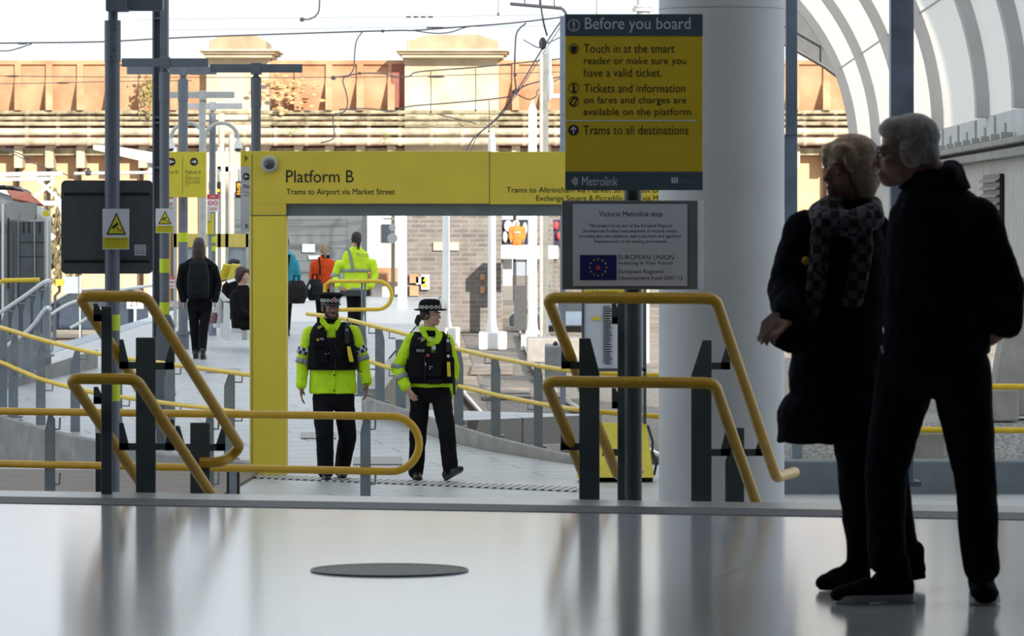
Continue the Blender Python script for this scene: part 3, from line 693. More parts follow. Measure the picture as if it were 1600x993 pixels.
letters('label_print', [('||| || |||',212,384,226,388),('CLASS REF',212,390,226,393),('EN 12899',212,394,226,397)], ZL+.048, gr, sq)
def cctv(x0,y0,x1,y1,Z,label):
    t = thing('cctv_sign', label, 'sign', W((x0+x1)/2,y1,Z))
    w = x1-x0; h = y1-y0
    bpx('plate', M_PLATE, t, (x0,y0,x1,y1,Z,.004))
    bpx('yellow_panel', mat('cctv_yellow',(.55,.50,.015),.55), t, (x0+.02*w,y0+.70*h,x1-.02*w,y1-.02*h,Z-.001,.002))
    X = lambda u: x0+u*w; Y = lambda v: y0+v*h
    mb = MB(); mb.prismpx([(X(.52),Y(.09)),(X(.88),Y(.64)),(X(.14),Y(.64))], Z-.0015, .0025); mb.build('triangle', M_INK, t, smooth=None)
    mb = MB(); mb.prismpx([(X(.52),Y(.16)),(X(.81),Y(.605)),(X(.22),Y(.605))], Z-.003, .0025); mb.build('triangle_field', mat('cctv_yellow',(.62,.56,.02)), t, smooth=None)
    mb = MB(); mb.prismpx([(X(.34),Y(.45)),(X(.55),Y(.33)),(X(.60),Y(.38)),(X(.40),Y(.50))], Z-.0045, .002); mb.prismpx([(X(.52),Y(.46)),(X(.56),Y(.46)),(X(.60),Y(.52)),(X(.70),Y(.52)),(X(.70),Y(.50)),(X(.72),Y(.50)),(X(.72),Y(.57)),(X(.70),Y(.57)),(X(.70),Y(.54)),(X(.58),Y(.54))], Z-.0045, .002); mb.build('camera_symbol', M_INK, t, smooth=None)
    letters('lettering', [('CCTV IN OPERATION',X(.10),Y(.725),X(.90),Y(.775),.015),('Images are being recorded for crime',X(.18),Y(.80),X(.82),Y(.83)),('prevention and public safety',X(.16),Y(.845),X(.84),Y(.875)),('This scheme is controlled by the operator',X(.12),Y(.91),X(.88),Y(.935))], Z-.0025, M_INK, t)
cctv(160,326,202,389.5,ZL-.09,'CCTV warning sign on the left pole in front of the dark board')
# ================================================================== BOLLARD, CABINET
bo = thing('bollard', 'short black and silver bollard left of the yellow gate foot', 'bollard', W(364,800,36))
mb = MB(); mb.boxpx(354,731,374,772,36,.1); 
o = mb.build('body', M_BLACK, bo, .006, None)
bpx('steel_face', M_POST2, bo, (358,735,370,790,35.98,.02)); 
mb = MB(); mb.boxpx(354,770,374,845,36,.1); mb.build('foot', M_BLACK, bo, .004, None)
cbn = thing('cable_cabinet', 'slim dark cabinet on the lower paving behind the left pole', 'cabinet', W(155,800,38))
bpx('body', M_BLACK, cbn, (149,652,160,805,38,.12), bevel=.006)
bpx('label_plate', M_PALE, cbn, (150,662,156,676,37.98,.01))
# ================================================================== LONG GUARD RAIL
gr_ = thing('guard_rail', 'long yellow double guard rail with rounded end across the lower concourse', 'railing', W(325,880,34))
za = W(0,641,35.3).z; 
A = W(-900,641,36.5); B1 = W(600,650,33.4); 
s34 = FPX/33.4
L1 = W(600,736,33.4)
top = [W(-700,637,36.8), W(0,642,35.2), W(612,650,33.4)]
arc = []
ctr = (W(612,650,33.4)+W(612,736,33.4))/2; rad = (W(612,650,33.4)-W(612,736,33.4)).length/2
for k in range(1,16):
    a = PI/2-PI*k/16; arc.append(ctr+V(rad*math.cos(a)*1.0,0,rad*math.sin(a)))
bot = [W(612,736,33.4), W(0,724,35.2), W(-700,715,36.8)]
mb = MB(); mb.tube(top+arc+bot, .028, 16); mb.build('rail_tube', M_RAIL, gr_, smooth=60)
for x, Z in ((77,35.05),(325,34.3),(570,33.55)):
    yb = HY+(CAMZ-gz(Z))*FPX/Z
    t0 = W(x-7,644,Z); t1 = W(x+8,644,Z)
    mb = MB()
    mb.prism([V(t0.x,Z-.012,gz(Z)),V(t1.x,Z-.012,gz(Z)),V(t1.x,Z-.012,t0.z-.05),V(t1.x-.012,Z-.012,t0.z),V(t0.x+.03,Z-.012,t0.z),V(t0.x,Z-.012,t0.z-.14)],(0,-.012,0))
    mb.prism([V(t0.x+.005,Z+.01,gz(Z)),V(t1.x+.005,Z+.01,gz(Z)),V(t1.x+.005,Z+.01,t0.z-.05),V(t0.x+.035,Z+.01,t0.z)],(0,.012,0))
    p = mb.build('post', M_POST2, gr_, .003, None)
    for yy in (656,742):
        mb = MB(); mb.tube([W(x+8,yy+14,Z),W(x+16,yy+14,Z),W(x+17,yy-4,Z)], .008, 6); mb.build('bracket', M_POST2, p)
# ================================================================== YELLOW GATE
ZG = 45.2
ga = thing('platform_gate', 'yellow portal gate lettered Platform B over the ramp', 'gate', W(418,750,ZG))
zg = gz(ZG); M_GATEL = mat('gate_leg_lit_yellow', (.80,.64,.06), .5, 0, .05, 3)  # leg yellow lighter than the beam, ground bounce put into the colour
c0 = W(390,235,ZG); c1 = W(447,750,ZG)
mb = MB(); mb.boxpx(390,337,447,750,ZG,.40); mb.build('leg', M_GATEL, ga, .006, None)
mb = MB(); mb.boxpx(1040,337,1097,750,ZG,.40); mb.build('leg', M_GATEL, ga, .006, None)
mb = MB(); mb.boxpx(390,236,764.8,318,ZG,.40); mb.boxpx(764.8,237,1097,319,ZG,.40); mb.boxpx(390,318,447,336,ZG,.40); mb.boxpx(1040,318,1097,336,ZG,.40); mb.build('beam', M_GATEY, ga, .004, None)
bpx('soffit_strip', mat('gate_grey',(.14,.165,.185),.5), ga, (447,318,1040,337,ZG+.06,.26))
bpx('edge_strip', mat('gate_grey',(.14,.165,.185),.5), ga, (393.3,240,394.3,748,ZG-.004,.006))
bpx('panel_joint', M_POST, ga, (764.3,237,765.3,318,ZG-.002,.006)); bpx('panel_joint', M_POST, ga, (392,336,447,337,ZG-.002,.006))
letters('lettering', [('Platform B',447,265.5,552.5,285),('Trams to Airport via Market Street',447.5,294.5,617,306.5),('Trams to Altrincham via Market Street, East Didsbury',791.5,292,1066,303.5),('Exchange Square & Piccadilly, Bury via Market St',838,305,1066,316)], ZG-.004, M_INK, ga)
dc = thing('dome_camera', 'round dome security camera at the left corner of the yellow gate', 'camera', W(421,256,ZG))
c = W(421,256,ZG)
mb = MB(); mb.cone(c, c-V(0,.05,0), 13.5/FPX*ZG, 12.5/FPX*ZG, 32); mb.build('ring', M_PALE, dc, .004)
mb = MB(); mb.sph(c-V(0,.05,0), (8.5/FPX*ZG,.05,8.5/FPX*ZG), n=24, h=14); mb.build('dome', M_GLASSD, dc)
# timetable stand at the right of the gate
ts = thing('timetable_stand', 'white tram timetable panel on a yellow weighted stand behind the sign post', 'stand', W(962,750,44))
bpx('header', M_GATEY, ts, (910,452,1007,466,43.9,.05)); bpx('panel', M_PLATE, ts, (912,452,1006,575,43.92,.03))
mb = MB(); mb.boxpx(909,450,913,662,43.9,.06); mb.boxpx(1005,450,1010,662,43.9,.06); mb.boxpx(909,575,1010,580,43.9,.06); mb.build('frame', M_POST, ts, .004, None)
mb = MB(); mb.boxpx(943,478,944,567,43.9,.01)
for k in range(25): mb.boxpx(945,478+k*3.7,946+7+(k*7%5),479.4+k*3.7,43.9,.01)
mb.boxpx(941,492,943,493,43.9,.01); mb.build('line_diagram', M_INK, ts, smooth=None)
bpx('line_marker', M_WARN, ts, (925,495,938,500,43.9,.01))
letters('lettering', [('Information',925,453,965,459)], 43.89, M_INK, ts)
mb = MB(); a = [W(922,660,44),W(1010,660,44),W(1022,746,43.6),W(900,746,43.6)]; b = [W(930,660,44.3),W(1004,660,44.3),W(1018,746,44.7),W(906,746,44.7)]
mb.add(a+b, [(0,1,2,3),(7,6,5,4),(0,4,5,1),(1,5,6,2),(2,6,7,3),(3,7,4,0)]); mb.build('weighted_base', mat('pale_yellow',(.72,.60,.06),.5), ts, .01, None)
mb = MB(); 
for x in (908,1008): mb.boxpx(x,745,x+12,752,43.7,.8)
mb.build('foot', M_BLACK, ts, smooth=None)
mb = MB(); mb.tube([W(1012,664,44),W(1020,690,44),W(1019,705,44),W(1026,722,44),W(1022,742,44)],.012,8); mb.build('chain', M_POST, ts)
# ================================================================== RAMP RAILINGS
def curve_pts(px, Zf, n=4):
    """smooth curve through measured points"""
    P = [W(x,y,Zf(x)) for x,y in px]; out = []
    for i in range(len(P)-1):
        p0 = P[max(i-1,0)]; p1 = P[i]; p2 = P[i+1]; p3 = P[min(i+2,len(P)-1)]
        for k in range(n):
            t = k/n; out.append(.5*((2*p1)+(p2-p0)*t+(2*p0-5*p1+4*p2-p3)*t*t+(3*p1-p0-3*p2+p3)*t**3))
    return out+[P[-1]]
def railing(name, label, up, lo, Zf, posts, m=M_RAIL2, side=1, flip=False):
    t = thing(name, label, 'railing', W(posts[0][0],posts[0][2],Zf(posts[0][0])))
    for nm, px in (('upper_rail',up),('lower_rail',lo)):
        mb = MB(); mb.tube(curve_pts(px,Zf), .024, 12); mb.build(nm, m, t, smooth=60)
    for (x0,yt,yb,w) in posts:
        Z = Zf(x0)+.06; mb = MB(); x1 = x0+w
        poly = [(x0,yb),(x1,yb),(x1,yt),(x0+w*.45,yt),(x0,yt+22)] if not flip else [(x0,yb),(x1,yb),(x1,yt+22),(x1-w*.3,yt),(x0,yt)]
        mb.prismpx(poly, Z, .02); p = mb.build('post', M_POST2, t, .003, None)
        mb = MB(); mb.boxpx(x0-5,yb-2.5,x1+6,yb+1,Z-.06,.16); mb.build('base_plate', M_POST2, p, smooth=None)
        def yat(px, x):
            for (a,ya),(b,yb_) in zip(px,px[1:]):
                if a <= x <= b: return ya+(yb_-ya)*(x-a)/(b-a)
            return None
        for px in (up, lo):
            xx = (x1+11) if not flip else (x0-10); y = yat(px, xx)
            if y is None: continue
            mb = MB(); xe = x1 if not flip else x0
            mb.tube([W(xe,y+13,Z),W(xx,y+13,Z),W(xx+.6,y+3,Zf(xx))], .008, 6); mb.build('bracket', M_POST2, p)
    return t
upL = [(-80,490),(0,511),(67,531),(158,553),(276,570),(388,585),(440,592)]
loL = [(-80,540),(0,565),(28,577),(71,594),(149,613),(272,631),(324,637),(440,652)]
ZfL = lambda x: 51.5-(x/388)*5.2
railing('ramp_railing', 'curved yellow railing on grey posts along the left ramp wall', upL, loL, ZfL, [(-2,508,645,13),(13,525,652,15),(56,536,667,15),(110,547,680,15),(178,556,697,13),(257,569,709,14),(350,581,718,17)])
upR = [(480,490),(533,497),(600,513),(635,522),(690,538),(750,553),(800,563),(870,576),(940,583),(1040,586)]
loR = [(520,548),(574,563),(618,577),(714,602),(760,613),(800,622),(860,633),(905,640),(960,645),(1040,651)]
ZfR = lambda x: 52-(x-574)/331*5.6 if x < 905 else 46.4
railing('ramp_railing', 'curved yellow railing on grey posts along the right ramp curb by the tracks', upR, loR, ZfR, [(558,508,618,15),(586,510,629,15),(618,530,642,16),(709,546,668,15),(767,556,682,15),(834,566,699,14),(990,583,716,14)], flip=True)
# silver railings at the far left
ZfS = lambda x: 58-x*.02
railing('silver_railing', 'bright silver twin handrail climbing beside the tram at the left edge', [(-60,525),(0,488),(40,461),(68,441),(79,438)], [(-60,585),(0,547),(40,522),(68,482),(79,481)][0:1]+[(0,547),(45,515),(70,483),(79,482)], ZfS, [(0,492,600,12),(18,478,590,11),(36,466,580,11),(52,456,568,11),(66,448,556,11)], m=M_MAST)
yr = thing('yellow_rail', 'short yellow rail in front of the tram at the left edge', 'railing', W(30,585,59))
mb = MB(); mb.tube([W(-60,452,59),W(-5,446,59),W(4,438,59),W(62,437,59)], .03, 12); mb.build('rail_tube', M_RAIL2, yr)
mb = MB(); mb.boxpx(22,437,26,585,59.1,.03); mb.boxpx(56,437,60,585,59.1,.03); mb.build('post', M_POST2, yr, smooth=None)
cr = thing('silver_handrail', 'curved silver handrail at the far platform edge behind the left stair rail', 'railing', W(150,520,76))
for pts in ([(70,497),(78,492),(100,478),(126,468),(185,453),(245,445)],[(110,512),(126,503),(151,486),(175,476)]):
    mb = MB(); mb.tube(curve_pts(pts,lambda x:76), .024, 10); mb.build('rail_tube', M_MAST, cr, smooth=60)
mb = MB(); mb.boxpx(126,468,128,532,76,.03); mb.boxpx(182,453,184,532,76,.03); mb.boxpx(240,446,242,532,76,.03); mb.boxpx(82,490,84,530,76,.03); mb.build('post', M_POST2, cr, smooth=None)
# railing with rounded end on the platform behind the officer in the peaked cap
pr = thing('platform_railing', 'yellow railing loop with rounded end in front of the hi-vis tram worker', 'railing', W(570,530,70))
Zp = 70; ctr = W(590,461,Zp); rad = 22/FPX*Zp
pts = [W(508,484,Zp),W(508,445,Zp),W(516,439,Zp),W(590,439,Zp)]+[ctr+V(rad*math.cos(PI/2-PI*k/12),0,rad*math.sin(PI/2-PI*k/12)) for k in range(1,12)]+[W(590,483,Zp),W(508,484,Zp)]
mb = MB(); mb.tube(pts, .03, 12); mb.build('rail_tube', M_RAIL2, pr, smooth=60)
for x in (519,568):
    yb = HY+(CAMZ+.67)*FPX/Zp
    mb = MB(); mb.boxpx(x-4,438,x-.8,yb,Zp+.04,.03); mb.boxpx(x+.8,438,x+4,yb,Zp+.04,.03); mb.build('post', M_POST2, pr, smooth=None)
# guard rail behind the couple
rr = thing('guard_rail', 'yellow double rail across the tracks behind the couple', 'railing', W(1500,745,43))
for y in (603,671):
    mb = MB(); mb.tube([W(1232,y-1,42.6),W(1640,y+1,42.3)], .028, 14); mb.build('rail_tube', M_RAIL2, rr, smooth=60)
for x in (1246,1630):
    mb = MB(); mb.boxpx(x-8,600,x+8,752,42.65,.03); mb.build('post', M_POST2, rr, .003, None)
# ================================================================== LAMP POSTS ON THE PLATFORM
def lamp_post(x, w, yarm, xl, xr, s, yb, label, m, bands=(), collar=None, armh=13, wide=None):
    Z = FPX/s; t = thing('lamp_post', label, 'lamp', W(x,yb,Z), 'platform lamp posts with crossbar heads')
    k = w/2/s
    mb = MB(); ys = yarm+armh+9
    mb.cyl(W(x,yb,Z), W(x,ys+45*s/150,Z), k, 20); mb.build('shaft', m, t)
    mb = MB(); mb.cyl(W(x,ys+46*s/150,Z), W(x,ys,Z), k*1.1, 20); mb.cone(W(x,ys,Z), W(x,ys-3,Z), k*1.1, k*.6, 20); mb.cyl(W(x,ys-2,Z), W(x,yarm+armh-2,Z), k*.55, 16); mb.build('sleeve', m, t)
    mb = MB(); mb.boxpx(xl,yarm,x-7*s/150,yarm+armh,Z-.05,.10); mb.build('crossbar', m, t, .004, None)
    mb = MB(); mb.boxpx(x+7*s/150,yarm,xr,yarm+armh,Z-.05,.10); mb.build('crossbar', m, t, .004, None)
    mb = MB(); mb.boxpx(x-8*s/150,yarm-2,x+8*s/150,yarm+armh+3,Z-.06,.12); mb.build('clamp_head', m, t, .004, None)
    for (a,b) in bands:
        mb = MB(); mb.cyl(W(x,b,Z), W(x,a,Z), k*1.04, 20); mb.build('lime_band', M_LIME, t)
    if collar:
        mb = MB(); mb.cone(W(x,yb,Z), W(x,collar,Z), k*1.25, k*1.25, 20); mb.cyl(W(x,collar+3,Z), W(x,collar-3,Z), k*1.5, 20); mb.build('base_sleeve', m, t)
    if wide:
        y0 = wide; hw = 14/s
        mb = MB(); mb.boxpx(x-13,y0+16,x+15,yb,Z-.06,.16)
        mb.prismpx([(x-8,y0),(x+8,y0),(x+15,y0+16),(x-13,y0+16)], Z-.06, .16); mb.boxpx(x-1,yb-3,x+26,yb,Z-.1,.24); mb.build('base_box', m, t, .004, None)
    return Z
M_POLE2 = mat('pole_mid_grey', (.15,.17,.205), .5, 0, .12, 7)
ZA = lamp_post(257,15,91,190,325,150,708,'tall crossbar lamp post with lime bands, nearest, left of the walking person',M_POLE,[(404,426),(472,491)],None,13,492)
lamp_post(400,15,100,328,472,154,690,'crossbar lamp post rising behind the left corner of the yellow gate',M_POLE)
lamp_post(286,15,104,198,338,105,545,'crossbar lamp post beside the person with the backpack',M_POLE2,[(363,378)],520,12)
lamp_post(316,10,143,265,366,100,526,'pale crossbar lamp post behind the yellow Platform A sign',M_PALE,[],510,10)
lamp_post(332,10,161,290,378,95,524,'slim grey crossbar lamp post with the red notice, beyond the yellow sign',M_POLE2,[(369,379),(384,392)],508,9)
lamp_post(346,9,179,310,387,82,498,'far beige crossbar lamp post in the middle of the row',mat('pale_beige_steel',(.50,.44,.37),.6),[],None,8)
lamp_post(362,8,195,334,397,74,482,'farthest beige crossbar lamp post at the end of the row',mat('pale_beige_steel',(.50,.44,.37),.6),[],None,8)
# twin swan neck lamp
sw = thing('swan_neck_lamp', 'twin swan-neck lamp with bell shades above the yellow platform sign', 'lamp', W(319,500,74))
Zs = 74
mb = MB(); mb.cyl(W(319,520,Zs), W(319,205,Zs), .035, 12)
def arch(xc,y0,r,ry,sgn): return [W(xc-sgn*r*math.cos(PI*k/14), y0-ry*math.sin(PI*k/14), Zs) for k in range(15)]
mb.build('shaft', M_PALE, sw)
for xc, sgn, x1, m in ((346,1,371,M_PALE),(293,-1,267,M_PALE)):
    mb = MB(); mb.tube(arch(xc,217,26,25,sgn), .03, 10); mb.build('arm', M_PALE, sw)
    c = W(xc+sgn*26,216,Zs); mb = MB(); mb.cone(c-V(0,0,.16), c, .075, .03, 16); mb.build('shade', M_MAST, sw); mb = MB(); mb.sph(c-V(0,0,.17), (.05,.05,.04)); mb.build('lens', M_GLASSD, sw)
# steel masts
def mast(x0,x1,Z,yt,yb,label,m=M_POLE,h=True):
    t = thing('catenary_mast', label, 'mast', W((x0+x1)/2,yb,Z)); mb = MB(); w = (x1-x0)
    if h: mb.boxpx(x0,yt,x0+w*.12,yb,Z,.2); mb.boxpx(x1-w*.5,yt,x1,yb,Z,.2); mb.boxpx(x0,yt,x1,yb,Z+.08,.03)
    else: mb.boxpx(x0,yt,x1,yb,Z,.15)
    mb.build('shaft', m, t, .003, None)
    if h:
        for y in (27,182,190,260):
            mb = MB(); mb.boxpx(x0+2,y,x0+12,y+3,Z+.02,.08); mb.build('stiffener', m, t, smooth=None)
    mb = MB(); mb.boxpx(x0-5,yb-3,x1+5,yb,Z-.1,.4); mb.build('base_plate', m, t, smooth=None)
    return t
mast(238,262,50.5,-60,HY+(CAMZ-gz(50.5))*FPX/50.5,'tall grey H-section steel mast beside the left square board')
mast(875,884,58,25,HY+(CAMZ+1.7)*FPX/58,'narrow blue-grey mast along the left edge of the yellow sign',mat('pale_blue_steel',(.26,.31,.40),.5),False)
for x,w,l in ((937,12,'pale beige pole seen above the left of the yellow sign'),(1005,20,'pale grey flanged pole seen above the middle of the yellow sign')):
    t = thing('overhead_pole', l, 'pole', W(x,545,95)); mb = MB(); mb.cyl(W(x,620,95), W(x,-60,95), w/2/FPX*95, 16); mb.build('shaft', M_PALE, t)
    if w > 15: mb = MB(); mb.cyl(W(x,18,95), W(x,13,95), 17/FPX*95, 16); mb.cyl(W(x,12,95), W(x,9,95), 15/FPX*95, 16); mb.build('flange', M_PALE, t)
# ================================================================== PLATFORM SIGNS
M_SGY = mat('wayfinding_yellow',(.60,.50,.03),.55,0,.05)
def arrow_disc(t, x, y, r, Z, dirn):
    mb = MB(); disc(mb,x,y,Z,r,.004,28); mb.build('arrow_disc', M_INK, t, smooth=None)
    mb = MB(); d = dirn; mb.boxpx(min(x-d*.6*r,x+d*.5*r),y-.13*r,max(x-d*.6*r,x+d*.5*r),y+.13*r,Z-.004,.004)
    mb.prismpx([(x+d*.7*r,y),(x+d*.15*r,y-.5*r),(x-.02*r*d,y-.36*r),(x+d*.35*r,y),(x-.02*r*d,y+.36*r),(x+d*.15*r,y+.5*r)],Z-.004,.004); mb.build('arrow', M_INKW, t, smooth=None)
Zq = FPX/105-.35
wf = thing('wayfinding_sign', 'yellow hanging sign with arrows to Platform A and Platform B', 'sign', W(290,308,Zq))
bpx('panel', M_SGY, wf, (245,237,322,308,Zq,.05), bevel=.004); bpx('divider', M_SIGNG, wf, (285,244,285.6,302,Zq-.003,.004))
mb = MB(); mb.boxpx(281,244,291,248,Zq+.05,.3); mb.boxpx(281,296,291,300,Zq+.05,.3); mb.build('bracket', M_POST2, wf, smooth=None)
arrow_disc(wf,268,252.5,6.3,Zq-.004,-1); arrow_disc(wf,303,252.5,6.3,Zq-.004,1)
M_FPR = mat('olive_print',(.14,.12,.02))
letters('lettering', [('Platform B',247,265.5,278,271.5),('Platform A',289.5,265.5,313.5,271.5),('Trams to',289.5,273.5,298,275.5),('Manchester via Market',289.5,276.3,313,278.6),('Street, East Didsbury',289.5,279.2,313,281.4),('Ashton and Rochdale',289.5,282,311,284.3),('Piccadilly via Market',289.5,285,312,287.2),('Street',289.5,288,296,290)], Zq-.004, M_FPR, wf)
w2 = thing('wayfinding_sign', 'tall grey and yellow arrow panel half hidden behind the left gate leg', 'sign', W(400,362,50))
bpx('panel', mat('pale_grey_panel',(.42,.44,.50),.5), w2, (376,260,440,362,50,.05)); bpx('header', M_SGY, w2, (376,236,440,260,50,.05)); arrow_disc(w2,385,275.5,5.5,49.99,-1)
letters('lettering', [('Platform B',380.5,288,412,294),('Trams to Airport',380.5,299.5,415,302),('via Market Street',380.5,303.5,415,306)], 49.995, M_INK, w2)
mb = MB(); mb.prismpx([(382,242),(388,247),(382,252)],49.995,.004); mb.build('symbol', M_FPR, w2, smooth=None)
mb = MB(); mb.boxpx(384,350,386,356,49.99,.01); mb.build('symbol', M_INK, w2, smooth=None)
mb = MB(); mb.boxpx(405,362,411,690,50,.05); mb.build('leg', M_POST2, w2, smooth=None)
def notice(x0,y0,x1,y1,Z,label):
    t = thing('prohibition_notice', label, 'sign', W((x0+x1)/2,y1,Z)); w = x1-x0; h = y1-y0
    bpx('plate', M_WHITE, t, (x0,y0,x1,y1,Z,.02)); bpx('red_header', M_RED, t, (x0,y0,x1,y0+.28*h,Z-.004,.004))
    letters('lettering', [('NO',x0+.3*w,y0+.06*h,x0+.7*w,y0+.2*h,.02)], Z-.008, M_INKW, t)
    mb = MB()
    for u in (.27,.73): disc(mb,x0+u*w,y0+.5*h,Z-.006,.21*w,.004,20,.15*w); mb.boxpx(x0+u*w-.14*w,y0+.49*h,x0+u*w+.14*w,y0+.515*h,Z-.006,.004)
    mb.boxpx(x0+.1*w,y0+.76*h,x0+.9*w,y0+.80*h,Z-.006,.004); mb.boxpx(x0+.1*w,y0+.86*h,x0+.8*w,y0+.90*h,Z-.006,.004); mb.build('prohibition_symbol', M_RED, t, smooth=None)
notice(323.5,303,342,331,FPX/95-.11,'white notice with red header on the slim grey lamp post')
notice(263,293,271.5,324,FPX/105+.4,'narrow red and white notice at the edge of the tall mast')
notice(262,431,273,450,74,'small red and white notice low on the platform beside the nearest lamp post')
cctv(243,325.5,271.5,364,ZA-.15,'smaller CCTV warning sign on the crossbar lamp post right of the dark board')
for x0,y0,x1,y1,Z,l in ((368,283,379,309,80,'black departure display with orange digits left of the gate leg'),(326,284,331,302,80,'narrow black display with amber light left of the slim lamp post'),(339,284,344,302,80,'narrow black display with amber light right of the slim lamp post')):
    t = thing('departure_display', l, 'display', W((x0+x1)/2,y1,Z)); Z -= .22; bpx('casing', M_BLACK, t, (x0,y0,x1,y1,Z,.15))
    if x1-x0 > 8: letters('digits', [('8',x0+2,y0+3,x1-3,y0+9,.03),('2',x0+2,y0+10,x1-3,y0+16,.03),('6',x0+2,y0+17,x1-3,y0+21,.03)], Z-.01, M_AMBER, t)
    else: bpx('light', M_AMBER, t, (x0+.5,y0+11,x1-.5,y1-2,Z-.01,.01))
    mb = MB(); mb.cyl(W((x0+x1)/2,y0+1,Z+.07), W((x0+x1)/2,264,Z+.07), .02, 8); mb.build('hanger', M_POST2, t)
# shelter with yellow band
sh = thing('platform_shelter', 'grey platform shelter with a yellow band behind the walking person', 'shelter', W(330,505,80))
bpx('yellow_band', mat('shelter_yellow',(.66,.52,.12),.5), sh, (270,365,388,386,80,.05)); bpx('panel', mat('shelter_grey',(.35,.38,.42),.4), sh, (290,386,312,500,80.05,.05),(352,386,392,500,80.05,.05),(282,255,288,365,80.05,.05))
mb = MB()
for x in (271,313,340,352,384): mb.boxpx(x,230,x+5,511,80,.08)
mb.boxpx(318,260,392,268,80,.12); mb.build('frame', mat('pale_shelter_steel',(.45,.45,.43),.5), sh, smooth=None)
# help point box
hp = thing('help_point', 'yellow and grey help point box on the slim lamp post', 'box', W(330,368,75))
bpx('body', M_SGY, hp, (323.5,333,333,366,75.5,.2), bevel=.01); bpx('cover', M_PALE, hp, (323.5,323,328,345,75.45,.05)); 
mb = MB(); mb.cyl(W(328,364,75.6), W(328,523,75.6), .03, 10); mb.build('post', M_POST2, hp)
# white bench with yellow leaning pads
be = thing('platform_bench', 'white platform bench with yellow leaning pads beside the gate leg', 'bench', W(355,535,70))
Zb = 70
for x in (341,354):
    mb = MB(); mb.prism([W(x+8,412,Zb),W(x+22,414,Zb+.15),W(x+14,434,Zb+.1),W(x,438,Zb-.05)], (0,.06,.01)); pd = mb.build('lean_pad', mat('pad_yellow',(.70,.58,.05),.5), be, .01, None)
    mb = MB(); mb.prism([W(x,438,Zb-.05),W(x+14,434,Zb+.1),W(x+15,438,Zb+.1),W(x+2,442,Zb-.05)], (0,.06,.0)); mb.build('pad_edge', M_STEEL, pd, smooth=None)
mb = MB(); mb.boxpx(349,470,359,531,Zb,.08); mb.boxpx(344,505,352,528,Zb+.3,.2); mb.build('leg', M_MAST, be, .005, None)
mb = MB(); mb.prismpx([(343,455),(347,457),(355,466),(370,470),(373,474),(360,474),(350,472),(343,464)],Zb,.08); mb.build('armrest', M_MAST, be, .005, None)
mb = MB(); mb.boxpx(360,474,400,481,Zb+.02,.45); mb.boxpx(361,481,380,520,Zb+.3,.06); mb.build('seat', M_MAST, be, .01, None)
mb = MB(); mb.boxpx(378,478,386,531,Zb+.1,.08); mb.boxpx(355,440,361,475,Zb+.4,.05); mb.build('leg', M_PALE, be, .005, None)
# ================================================================== TRAM
tm = thing('tram', 'silver and grey tram with dark windows at the left edge', 'tram', W(0,706,60))
def tramx(px, Z): return W(px,0,Z).x
Zt = 60; zb = -1.35
x1 = W(76,0,Zt).x; x0 = x1-14
prof = []
mb = MB()
# body: length along X, nose at right, rounded section in Y-Z
secs = []
zt = W(0,304,Zt).z
for (dx, top, ins) in ((0,W(0,332,Zt).z,.35),(-.12,W(0,322,Zt).z,.16),(-.3,W(0,312,Zt).z,.05),(-.62,W(0,300,Zt).z,0),(-1.1,W(0,293,Zt).z,0),(-14,W(0,290,Zt).z,0)):
    secs.append((x1+dx, top, ins))
vs = []; fs = []
for (x, top, ins) in secs:
    y0 = Zt+ins; y1 = Zt+2.65-ins
    vs += [V(x-.11*(y-y0),y,z) for (y,z) in ((y0,zb),(y0,top-.55),(y0+.22,top-.12),(y0+.6,top),(y1-.6,top),(y1-.22,top-.12),(y1,top-.55),(y1,zb))]
for k in range(len(secs)-1):
    for i in range(8): a = k*8+i; b = k*8+(i+1)%8; fs.append((a,b,b+8,a+8))
fs += [tuple(range(8)), tuple(range(40,48))[::-1]]
mb.add(vs, fs); mb.build('body', M_TRAMW, tm, .02, 40)
for wx0, wx1 in ((-60,1),(14,20.5),(21.5,27.5),(30,52.5),(55.5,69)): bpx('window', M_TRAMG, tm, (wx0,346,wx1,520,Zt-.012,.03))
for x in (36,44,61): bpx('window_slot', M_BLACK, tm, (x,346,x+2.2,364,Zt-.02,.02))
bpx('pillar', M_MAST, tm, (2.5,318,6,500,Zt-.03,.03)); bpx('pillar', M_MAST, tm, (72,330,74.5,500,Zt+.02,.05)); bpx('silver_panel', M_STEEL, tm, (10,316,58,343,Zt-.014,.02)); bpx('door_seal', M_BLACK, tm, (11.5,340,14,450,Zt-.02,.03)); bpx('grab_rail', M_STEEL, tm, (53.5,335,55,440,Zt-.05,.03)); bpx('grab_rail', M_STEEL, tm, (28,335,29.2,440,Zt-.05,.03))
mb = MB(); mb.boxpx(30,400,70,401,Zt-.02,.02); mb.boxpx(30,378,70,379,Zt-.02,.02); mb.build('reflection_line', M_BLACK, tm, smooth=None)
mb = MB(); mb.prism([W(12,300,Zt+.2),W(45,304,Zt+.2),W(68,323,Zt+.12),W(20,313,Zt+.02)],(0,-.03,.03)); mb.build('orange_roof_panel', M_TRAMO, tm, smooth=None)
mb = MB(); mb.boxpx(-60,289,8,296,Zt+.6,1); mb.boxpx(8,291,22,297,Zt+.6,1); mb.prismpx([(22,293),(34,296),(42,303),(22,300)],Zt+.6,.8); mb.build('roof_equipment', M_BLACK, tm, .02, None)
mb = MB(); c = W(71.5,333.5,Zt-.2); mb.cyl(c, c+V(0,.15,0), .04, 16); mb.build('marker_light', M_WARN, tm); 
bpx('headlight', M_AMBER, tm, (74.8,458,77,470,Zt+.3,.05))
mb = MB()
for dx in (-3,-6,-9): mb.cyl(V(x1+dx,Zt+.2,-1.4),V(x1+dx,Zt+.4,-1.4),.3,20)
mb.build('wheel', M_BLACK, tm)
